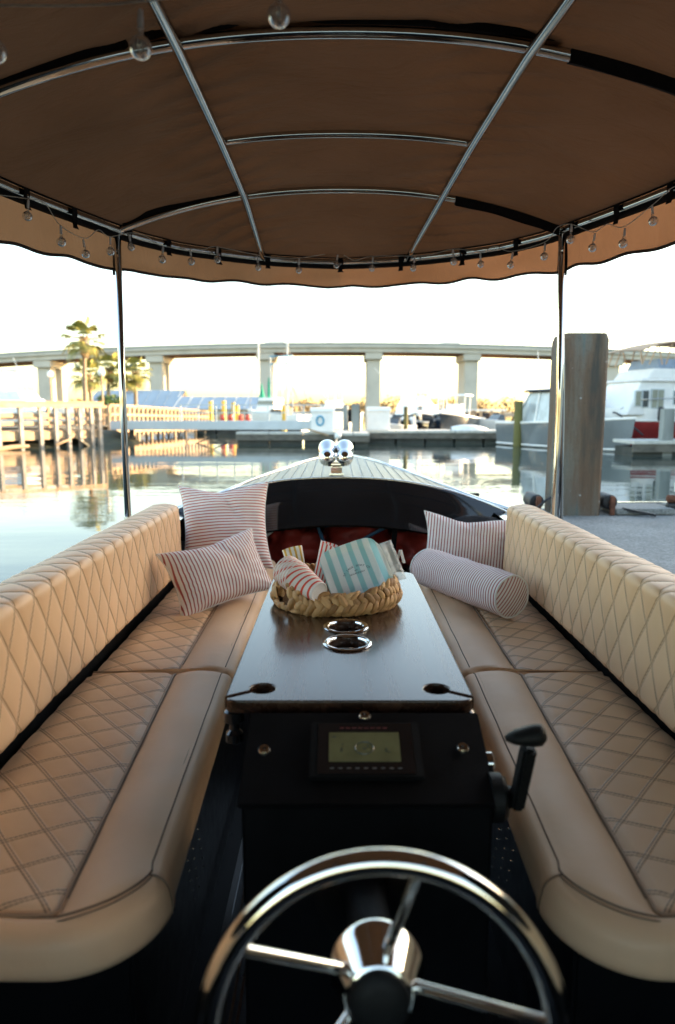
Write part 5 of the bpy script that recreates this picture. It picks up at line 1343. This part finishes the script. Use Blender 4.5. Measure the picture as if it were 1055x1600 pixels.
# ------------------------------------------------------------------ buildings behind the docks
def shed(name, x0, x1, y0, y1, ze, zr, label, wall, win=4):
    b_ = thing(name, label, 'building', ((x0 + x1) / 2, (y0 + y1) / 2, .4)); ym = (y0 + y1) / 2
    g = MB(); 
    for x in (x0, x1):
        q = [(x, y0, .2), (x, y1, .2), (x, y1, ze), (x, ym, zr), (x, y0, ze)]; g.poly(q if x == x0 else q[::-1])
    g.poly([(x0, y0, .2), (x0, y0, ze), (x1, y0, ze), (x1, y0, .2)]); g.poly([(x0, y1, .2), (x1, y1, .2), (x1, y1, ze), (x0, y1, ze)])
    wl_ = g.build('wall', wall, b_)
    rf = MB(); o = .5; sl_r = (zr - ze) / (ym - y0)
    for s in (-1, 1):
        ya = ym + s * (ym - y0 + o); za = ze - o * sl_r
        rf.poly([(x0 - o, ya, za + .1), (x1 + o, ya, za + .1), (x1 + o, ym, zr + .1), (x0 - o, ym, zr + .1)] if s < 0 else [(x0 - o, ym, zr + .1), (x1 + o, ym, zr + .1), (x1 + o, ya, za + .1), (x0 - o, ya, za + .1)])
        rf.poly([(x0 - o, ya, za), (x0 - o, ym, zr), (x1 + o, ym, zr), (x1 + o, ya, za)] if s < 0 else [(x0 - o, ym, zr), (x0 - o, ya, za), (x1 + o, ya, za), (x1 + o, ym, zr)])
        rf.poly([(x0 - o, ya, za), (x1 + o, ya, za), (x1 + o, ya, za + .1), (x0 - o, ya, za + .1)])
    r_ = rf.build('roof', M['metal_roof'], b_)
    nrib = int((x1 - x0) / 1.2)
    for k in range(nrib + 1):
        x = lerp(x0, x1, k / nrib)
        MB().bar((x, y0 - .5, ze - .5 * sl_r + .13), (x, ym, zr + .13), .06, .06).build('roof_rib', M['metal_roof'], r_)
    for k in range(win):
        xa = lerp(x0, x1, (k + .3) / win); xb = lerp(x0, x1, (k + .7) / win)
        f_ = MB().box(xa - .1, xb + .1, y0 - .06, y0 + .04, ze * .45, ze * .9).build('window', M['white_plastic'], b_); MB().box(xa, xb, y0 - .08, y0 - .0, ze * .45 + .1, ze * .9 - .1).build('pane', M['glass_dark'], f_)
    return b_
shed('metal_roofed_shed', -31, -20.5, 86, 96, 1.75, 3.95, 'low shed with pale blue metal roof behind the palms', M['wall_tan'])
shed('metal_roofed_shed', -18.5, -9.2, 78, 86, 1.65, 2.95, 'long low shed with pale blue metal roof left of the shrimp boat', M['wall_tan'], 5)
shed('added_shade_shed', 17.0, 27.0, -26, 30.0, 4.2, 5.5, 'unseen long building added on the right to shade the boat', M['wall_pale'], 6)  # added outside the view to keep the low sun off the boat
# tarpaulin-covered boat behind the walkway
tp = thing('covered_boat', 'boat under a big pale blue cover behind the walkway, far left', 'boat', (-20, 40, 0))
rows = [[(lerp(-24, -17.2, i / 14), 40 + lerp(-1.8, 1.8, j / 10), .9 + (1.85 + .15 * sin(i)) * (1 - (abs(j / 5 - 1)) ** 2.5) * min(1, (14 - i) / 2.5 + .05) * min(1, i / 3 + .6)) for j in range(11)] for i in range(15)]
MB().grid(rows, flip=True).build('cover', M['pale_tarp'], tp, smooth=60)
g = MB(); MB().box(-24, -17.0, 38.3, 41.7, -.2, .95).build('hull', M['white_gel'], tp, bevel=.2)
# lamp and sign posts by the walkway
for x, y, z, lab in ((-15.7, 38, 3.2, 'lamp post with round lantern behind the walkway'), (-11.2, 33, 3.0, 'thin post right of the palms behind the walkway')):
    lp = thing('lamp_post', lab, 'lamp post', (x, y, .5)); MB().tube([(x, y, .3), (x, y, z)], .05, 8).build('pole', M['timber_pale'], lp)
    MB().lathe([(.04, 0), (.14, .05), (.17, .17), (.12, .3), (.03, .36)], (x, y, z - .02), n=14).build('lantern', M['white_plastic'], lp, smooth=50)

# ------------------------------------------------------------------ palms
def palm_parts(par, H_, seed, nf=30, fl=1.35):
    rnd = random.Random(seed); lean = rnd.uniform(-.25, .25)
    path = [(lean * (t / 8) ** 2, 0, H_ * t / 8) for t in range(9)]
    MB().tube(path, [.24 - .01 * t for t in range(9)], 10).build('trunk', M['trunk'], par, smooth=60)
    topp = V(path[-1]); g = MB()
    for k in range(60):
        a = k * 2.4; z = -1.5 + 1.7 * k / 60; rr_ = .2 + .12 * sin(pi * k / 60); d = V((cos(a), sin(a), 0)); p = topp + V((0, 0, z)) + d * rr_
        g.bar(p, p + d * .17 + V((0, 0, .30)), .10, .05, d)
    g.build('boots', M['boots'], par)
    g = MB()
    for k in range(nf):
        a = k * 2.399 + rnd.uniform(-.2, .2); el_ = lerp(1.25, -.75, (k / nf) ** .9) + rnd.uniform(-.15, .15); d = V((cos(a) * cos(el_), sin(a) * cos(el_), sin(el_))); hz = V((cos(a), sin(a), 0))
        o = topp + V((0, 0, .1)); tip = o + d * fl * rnd.uniform(.6, .8); sd = d.cross(V((0, 0, 1))).normalized() if abs(d.z) < .98 else V((1, 0, 0))
        g.bar(o, tip, .03, .03)
        up = sd.cross(d)
        for q in range(15):
            w_ = lerp(-1.35, 1.35, q / 14); ln = fl * (.62 + .25 * cos(w_)) * rnd.uniform(.85, 1.1); ld = (d * cos(w_) + sd * sin(w_)).normalized(); droop = V((0, 0, -1)) * (.28 * ln + .18 * ln * (1 - el_ / 1.3) * .6)
            m_ = tip + ld * ln * .55; e2_ = tip + ld * ln * .9 + droop; wd_ = up.cross(ld).normalized() * .075
            g.poly([tip, m_ - wd_, e2_, m_ + wd_])
    g.build('crown', M['frond'], par)
for i, (x, y, z, s, lab) in enumerate(((-21.9, 60, 7.75, .95, 'tallest cabbage palm, leftmost of the row behind the walkway'), (-24.2, 68, 5.0, .9, 'short palm with bushy boots just right of the tallest palm'), (-24.9, 75, 6.1, 1.05, 'palm in the middle of the row, under the bridge line'), (-23.4, 75.5, 5.3, 1.0, 'palm hidden behind the left canopy post'), (-22.2, 76, 5.7, .95, 'rightmost palm of the row, right of the canopy post'))):
    p_ = thing('palm_tree', lab, 'palm tree', (x, y, .5), 'row of palms', world=False); p_.scale = (s, s, 1); palm_parts(p_, z - .9, 20 + i, 21, 1.6 if i == 0 else 1.55)
def leafcloud(name, mt, pts, size, seed, kind=None):
    rnd = random.Random(seed); g = MB()
    for (cx_, cy_, cz_, rx, ry, rz, n_) in pts:
        for _ in range(n_):
            d = V((rnd.gauss(0, 1), rnd.gauss(0, 1), rnd.gauss(0, 1))).normalized() * (rnd.random() ** .35); c_ = V((cx_ + d.x * rx, cy_ + d.y * ry, cz_ + d.z * rz))
            a = V((rnd.gauss(0, 1), rnd.gauss(0, 1), rnd.gauss(0, 1))).normalized(); b = a.orthogonal().normalized(); s_ = size * rnd.uniform(.6, 1.3)
            g.poly([c_ + a * s_, c_ + b * s_ * .6, c_ - a * s_, c_ - b * s_ * .6])
    return g.build(name, mt)
bs = thing('shrub', 'dense green shrub at the foot of the palms', 'shrub', (-21.5, 62, .5))
o = leafcloud('foliage', M['bush'], [(-21.0, 62, 1.7, 1.1, .8, 1.1, 420), (-20.2, 62.3, 1.9, .9, .8, 1.0, 380), (-22.6, 61, 1.5, .4, .4, .6, 90)], .16, 3); o.parent = bs; o.location = -V(bs.location)
MB().tube([(-20.8, 62, .4), (-20.8, 62, 1.6)], .08, 6).build('stem', M['trunk'], bs)
rnd = random.Random(5); pts = []
x = -420
while x < 420:
    hh = rnd.uniform(3.2, 6.2) * (1.15 if x > 20 else .95); wdt = rnd.uniform(3, 6); pts.append((x, 245 + rnd.uniform(-14, 14), .5 + hh * .55, wdt, 4, hh * .55, int(70 + wdt * 12))); x += wdt * rnd.uniform(.7, 1.1)
struct(leafcloud('far_treeline', M['leaf'], pts, .55, 9), 'stuff')
